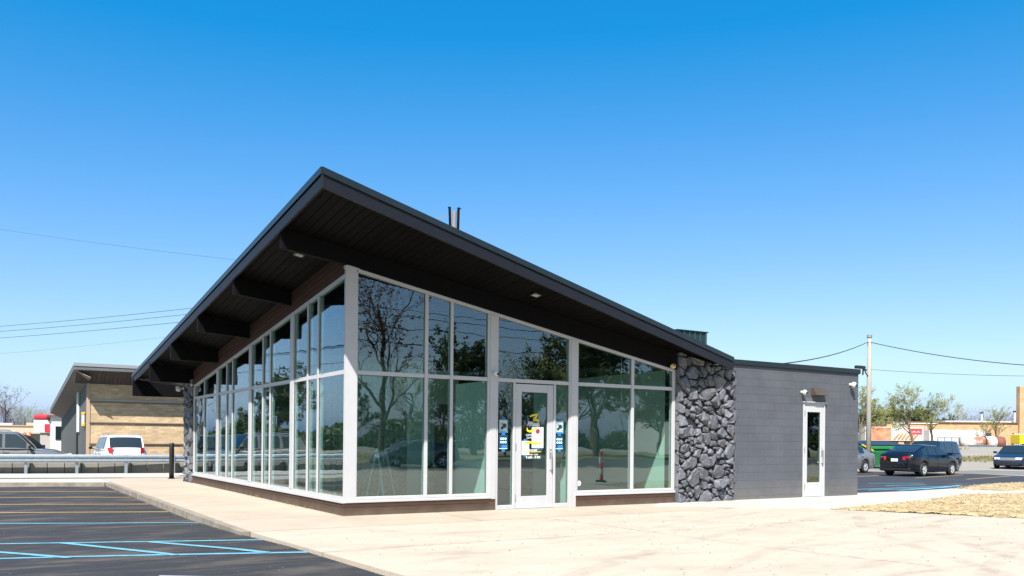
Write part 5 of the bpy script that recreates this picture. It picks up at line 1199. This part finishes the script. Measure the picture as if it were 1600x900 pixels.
for k in range(5): t = (k+.7)/5.2; MB().cbox(-.2*(1-.3*t), .28*t-.04, 1.25*t-.012, .2*(1-.3*t), .28*t+.05, 1.25*t+.012, .004).build('step', M_white, ld)
# weed tufts at the foot of the left wall
b = MB()
for y0 in (2.1, 2.75, 3.4, 6.4, 5.9):
    for i in range(14): a = rp.uniform(0, 6.28); l_ = rp.uniform(.03, .08); c = Vector((-.05+rp.gauss(0, .015), y0+rp.gauss(0, .06), 0)); b.add([c-Vector((.006, 0, 0)), c+Vector((.006, 0, 0)), c+Vector((math.cos(a)*.04, math.sin(a)*.04, l_))], [(0, 1, 2)])
tag(b.build('weed_tufts', M_weed), 'tiny dry weeds along the foot of the left wall', 'weeds', kind='stuff')
# loose grit on the driveway
b = MB()
for i in range(900):
    x, y = rp.uniform(-1.8, 11), rp.uniform(-10, -2.2); r_ = abs(rp.gauss(0, .006))+.004; a = rp.uniform(0, 6)
    c = Vector((x, y, -.004)); b.add([c+Vector((r_*math.cos(a), r_*math.sin(a), 0)), c+Vector((r_*math.cos(a+2.1), r_*math.sin(a+2.1), 0)), c+Vector((r_*math.cos(a+4.2), r_*math.sin(a+4.2), 0)), c+Vector((0, 0, r_*1.1))], [(0, 1, 3), (1, 2, 3), (2, 0, 3)])
tag(b.build('grit', mat('brown_grit', (.18, .14, .11), .9)), 'loose grit scattered over the concrete driveway', 'grit', kind='stuff')

# ================================================================== tyre marks and cracks on the driveway
apron = bpy.data.objects['apron']
def smudge(name, col, amt, scale, lo, hi):
    """dust film: base colour showing through noise-shaped gaps"""
    m = bpy.data.materials.new(name); m.use_nodes = True; n, l = nodes_of(m); b = n['Principled BSDF']; b.inputs['Base Color'].default_value = (*col, 1); b.inputs['Roughness'].default_value = .95
    g = n.new('ShaderNodeNewGeometry'); t = n.new('ShaderNodeTexNoise'); t.inputs['Scale'].default_value = scale; t.inputs['Detail'].default_value = 8; t.inputs['Roughness'].default_value = .7; l.new(g.outputs['Position'], t.inputs['Vector'])
    mr = n.new('ShaderNodeMapRange'); mr.inputs[1].default_value = lo; mr.inputs[2].default_value = hi; mr.inputs[4].default_value = amt; l.new(t.outputs[0], mr.inputs[0]); l.new(mr.outputs[0], b.inputs['Alpha']); return m
M_tm = smudge('brown_tyre_dust', (.19, .155, .125), .16, 1.5, .40, .68)
M_ck = mat('dark_joint_fill', (.05, .042, .035), .95)
def curve_strip(pts, wd, m_, name, z, parent, n=40, jit=0):
    P = [Vector(p) for p in pts]; vs = []; rj = random.Random(len(bpy.data.objects))
    def bez(t):
        q = P[:]
        while len(q) > 1: q = [a.lerp(c, t) for a, c in zip(q, q[1:])]
        return q[0]
    C = [bez(i/n)+Vector((rj.gauss(0, jit), rj.gauss(0, jit))) for i in range(n+1)]
    for i, c in enumerate(C):
        t = (C[min(n, i+1)]-C[max(0, i-1)]).normalized(); nn = Vector((-t.y, t.x))*wd/2*(1 if not jit else rj.uniform(.3, 1.4)); vs += [(c.x+nn.x, c.y+nn.y, z), (c.x-nn.x, c.y-nn.y, z)]
    return MB().add(vs, [(2*i, 2*i+1, 2*i+3, 2*i+2) for i in range(n)]).build(name, m_, parent)
for k, (pts, wd) in enumerate([([(-1.2, -8.5), (3, -5.8), (7, -4.6), (11.5, -3.4)], .26), ([(-.6, -9.6), (3.6, -7.0), (7.6, -5.7), (11.6, -5.0)], .26), ([(1, -12), (4, -9.5), (8, -8.5), (11.9, -7.9)], .24), ([(2.4, -12.5), (5.4, -8.6), (6.5, -6.0), (10.2, -4.0)], .24), ([(4.0, -11.8), (6.6, -8.2), (7.8, -6.2), (11.3, -5.6)], .24), ([(-1.6, -6.4), (2.5, -4.9), (6, -3.6), (9.2, -2.6)], .22)]):
    curve_strip(pts, wd, M_tm, 'tyre_mark', -.004+.0022+.0004*k, apron)
for k, pts in enumerate([[(-2.2, -4.9), (1, -4.6), (4, -5.2), (8.0, -4.7)], [(3.2, -2.05), (3.6, -4), (3.1, -6), (3.9, -9.5)], [(7.2, -2.1), (7.6, -4.2), (7.1, -6.4), (8.2, -10)]]):
    curve_strip(pts, .010, M_ck, 'crack', -.004+.0052+.0004*k, apron, 90, .014)
sw_ = bpy.data.objects['sidewalk']
for k, y in enumerate((11.2, 7.4, 3.7, .1)): curve_strip([(-2.28, y), (-.04, y+.02)], .012, M_ck, 'joint', .0016, sw_, 6)
for k, x in enumerate((1.9, 5.2)): curve_strip([(x, -1.98), (x+.03, -.04)], .012, M_ck, 'joint', .0016, sw_, 6)
# gravel crumbs along the ragged asphalt edge and dust specks over the lot
b = MB(); rg = random.Random(3)
for i in range(800):
    if i < 500: y = rg.uniform(-9, 13); x = -2.46-abs(rg.gauss(0, .05)) if y > -2 else -2.42+(y+2)*-.045+rg.gauss(0, .05)
    else: x, y = rg.uniform(-6.2, -2.6), rg.uniform(-8.5, 6)
    r_ = abs(rg.gauss(0, .004))+.003; c = Vector((x, y, zlot(y)-.003)); a = rg.uniform(0, 6)
    b.add([c+Vector((r_*math.cos(a+q), r_*math.sin(a+q), 0)) for q in (0, 2.1, 4.2)]+[c+Vector((0, 0, r_*.9))], [(0, 1, 3), (1, 2, 3), (2, 0, 3)])
tag(b.build('gravel', mat('pale_crumb', (.12, .105, .085), .9)), 'pale gravel crumbs scattered over the dark parking lot', 'gravel', kind='stuff')

# ================================================================== street behind the camera and yard to the left: seen mirrored in the glass
slab('front_street', [(-200, -38), (240, -38), (240, -24), (-200, -24)], -.2, .0, MATS['street_asphalt'])
slab('far_verge', [(-200, -75), (240, -75), (240, -38.1), (-200, -38.1)], -.2, .02, mat('spring_lawn', (.10, .105, .045), .95, var=.8, scale=.5, col2=(.25, .2, .11), bump=.5, bscale=30))
rb = random.Random(5)
TH = dict(bare=12*.98, bare2=11*.98, leafy=10*.98, spring=9*.98, spring2=8*.98)
def mirror_front(u, dist, vtop):
    """where something stands whose image in the front glass is seen at column u, and how tall it is"""
    q = at_depth(u, 688, dist); return q.x, -q.y, 1.47+(HPY-vtop)/FPX*dist
LOOKS = dict(bare='bare dark-branched', bare2='thinly budding', leafy='full green', spring='yellow-green')
for i, (u, dist, key, vt) in enumerate([(598, 66, 'bare', 418), (640, 84, 'bare2', 585), (690, 90, 'leafy', 600), (742, 86, 'leafy', 552), (790, 92, 'bare2', 600), (826, 90, 'bare2', 548), (852, 84, 'leafy', 570), (884, 80, 'spring', 520), (932, 74, 'leafy', 500), (985, 96, 'bare2', 600), (1030, 92, 'leafy', 585), (545, 80, 'leafy', 600), (1100, 95, 'leafy', 600), (1190, 95, 'leafy', 590), (1262, 90, 'leafy', 600)]):
    x, y, h = mirror_front(u, dist, vt)
    tree(key, 'street_tree', '%s tree across the street, %s from the corner post in the mirrored row' % (LOOKS[key], 'first second third fourth fifth sixth seventh eighth ninth tenth eleventh twelfth thirteenth fourteenth fifteenth'.split()[i]), (x, y, 0), h/TH[key], i*1.7, 'trees across the street mirrored in the front windows')
rv = random.Random(77)
hb_ = MB()
for i in range(26000):                                    # far hedge added to hide the horizon mirrored in the front glass
    x = rv.uniform(-60, 230); z = rv.random()**1.2*(4.0+1.4*math.sin(x*.11)+1.2*math.sin(x*.37+1)); y = -108+rv.gauss(0, 2)-.1*x; c = Vector((x, y, z)); r_ = rv.uniform(.25, .55)
    d1 = Vector((rv.gauss(0, 1), rv.gauss(0, 1), rv.gauss(0, 1))).normalized()*r_; d2 = Vector((rv.gauss(0, 1), rv.gauss(0, 1), rv.gauss(0, 1))).normalized()*r_
    hb_.add([c-d1, c+d2, c+d1, c-d2], [(0, 1, 2, 3)])
tag(hb_.build('treeline', M_leaf2), 'added green treeline across the street, hiding the horizon mirrored in the front windows', 'treeline', kind='stuff')
hb_ = MB()
for i in range(20000):  # second added hedge, covering the horizon in the side glass
    t = rv.random(); x = lerp(-120, -12, t); y = lerp(70, 118, t)+rv.gauss(0, 1.5); z = rv.random()**1.2*(2.7+1.0*math.sin(x*.13)+1.1*math.sin(x*.41)); c = Vector((x, y, z-.2)); r_ = rv.uniform(.25, .5)
    d1 = Vector((rv.gauss(0, 1), rv.gauss(0, 1), rv.gauss(0, 1))).normalized()*r_; d2 = Vector((rv.gauss(0, 1), rv.gauss(0, 1), rv.gauss(0, 1))).normalized()*r_
    hb_.add([c-d1, c+d2, c+d1, c-d2], [(0, 1, 2, 3)])
tag(hb_.build('treeline', M_leaf2), 'added green treeline beyond the guard rail, hiding the horizon mirrored in the side windows', 'treeline', kind='stuff')
for i, (x, y, key, s) in enumerate([(-30, 34, 'bare2', .6), (-38, 42, 'bare2', .75), (-22, 48, 'leafy', .5), (-46, 36, 'leafy', .65), (-27, 58, 'bare2', .8), (-17, 62, 'leafy', .7), (-52, 52, 'bare2', 1.0), (-36, 66, 'leafy', .8), (-14, 78, 'bare2', .85), (-60, 44, 'leafy', .9), (-68, 60, 'leafy', 1)]):
    tree(key, 'yard_tree', 'tree beyond the guard rail mirrored in the side windows, %s from the stone corner' % 'fifth seventh third eighth fourth second tenth sixth first ninth eleventh'.split()[i], (x, y, -.2), s, i*1.1+.4, 'trees beyond the guard rail mirrored in the side windows')
vehicle('mirrored_sedan', 'dark silver sedan parked in the street, mirrored in the large front window', 'car', (14.5, -27.5, 0), R(184), SEDAN, car_paint('slate_car_paint', (.10, .12, .15), .5))
vehicle('mirrored_wagon', 'white wagon beyond the guard rail, mirrored in the side windows', 'car', (-14.0, 31.0, 0), R(10), SUVS, MATS['white_car_paint'])
vehicle('mirrored_truck', 'black pickup beyond the guard rail, mirrored in the side windows', 'pickup', (-24.5, 36.0, 0), R(-20), TRUCK, P_blk)
hb = empty('dark_shed', (-34, 46, -.2), R(12), 'low dark grey shed beyond the guard rail, mirrored in the side windows', 'building')
MB().box(-9, 0, 0, 9, 6, 2.6).build('wall', mat('dark_shed_wall', (.06, .075, .08), .8, var=.2), hb); MB().prism([(-9.4, -.5, 2.6), (-9.4, 6.5, 2.6), (-9.4, 3, 3.5)], (18.8, 0, 0)).build('roof', mat('grey_shed_roof', (.2, .21, .22), .8), hb); MB().box(-4, -.05, 0, -1.6, -.003, 2.1).build('door', mat('grey_shed_door', (.16, .17, .18), .6), hb)
# utility pole with lines to the left
up2 = empty('line_pole', (-21.5, 36.5, -.2), R(20), 'brown utility pole with crossarm beyond the guard rail, mirrored in the side windows', 'utility pole')
MB().tube([(0, 0, 0), (0, 0, 10)], [.19, .13], 10).build('shaft', mat('brown_pole_wood', (.15, .10, .07), .9, var=.4, scale=3), up2); MB().cbox(-1.4, -.07, 9.3, 1.4, .07, 9.45, .01).build('crossarm', M_black, up2); MB().cbox(-1.0, -.06, 8.0, 1.0, .06, 8.12, .01).build('crossarm', M_black, up2); MB().lathe([(.28, 6.9), (.3, 7.0), (.3, 7.8), (.2, 7.95)], 12, (.4, 0, 0)).build('transformer', M_galv, up2)
for i, (dx, z) in enumerate(((-1.3, 9.3), (0, 9.4), (1.3, 9.3), (-.9, 8.0))):
    pole_wire('overhead_cable', '%s cable on the brown utility pole mirrored in the side windows' % ('near upper', 'middle upper', 'far upper', 'lower')[i], [(-80, 30+dx, z+.4), (-21.5, 36.5+dx, z), (-8.5, 85+dx, z+.4)], .022, .8, group='cables mirrored in the side windows')
sp = empty('street_light', (58, -40, 0), 0, 'tall street pole across the road, mirrored above the entrance', 'street lamp'); MB().tube([(0, 0, 0), (0, 0, 13)], [.28, .2], 10).build('shaft', MATS['brown_pole_wood'], sp); MB().tube([(0, 0, 8), (-1.5, 0, 8.5)], .06, 6).build('arm', M_galv, sp); MB().ball((-1.8, 0, 8.45), .3, 10, 6, (1.3, .6, .4)).build('lamp', M_white, sp)
for i, z in enumerate((11.5, 11.0, 10.2, 9.2)): pole_wire('overhead_cable', '%s of the four street cables mirrored in the front windows' % ('topmost', 'second highest', 'third highest', 'lowest')[i], [(-60, -40.5, z), (0, -40.2, z-.1), (58, -40, z), (130, -41, z)], .025, .9, group='cables along the front street')
# white-sided house and channelizer post
ho = empty('white_house', (70, -62, 0), 0, 'white house across the street, mirrored beside the entrance', 'house'); MB().box(-5, -8, 0, 5, 0, 4.5).build('wall', MATS['white_stucco'], ho); MB().prism([(-5.4, .4, 4.5), (5.4, .4, 4.5), (0, .4, 7.6)], (0, -8.8, 0)).build('roof', mat('grey_shingle', (.14, .14, .15), .9), ho)
for x in (-3.2, 0, 3.2): MB().box(x-.5, .003, 1.6, x+.5, .06, 3.1).build('window', M_cglass, ho)
ch = empty('channelizer_post', (13.4, -9.3, 0), 0, 'orange and white traffic post on the verge, mirrored in the window right of the door', 'traffic post')
M_or = mat('orange_red_plastic', (.62, .06, .03), .5); zz = 0
MB().lathe([(.22, 0), (.22, .06), (.1, .08)], 12).build('base', M_black, ch)
for i in range(5): MB().lathe([(.07, .08+i*.2), (.07, .08+i*.2+.2)], 12).build('band', M_or if i % 2 == 0 else M_white, ch)
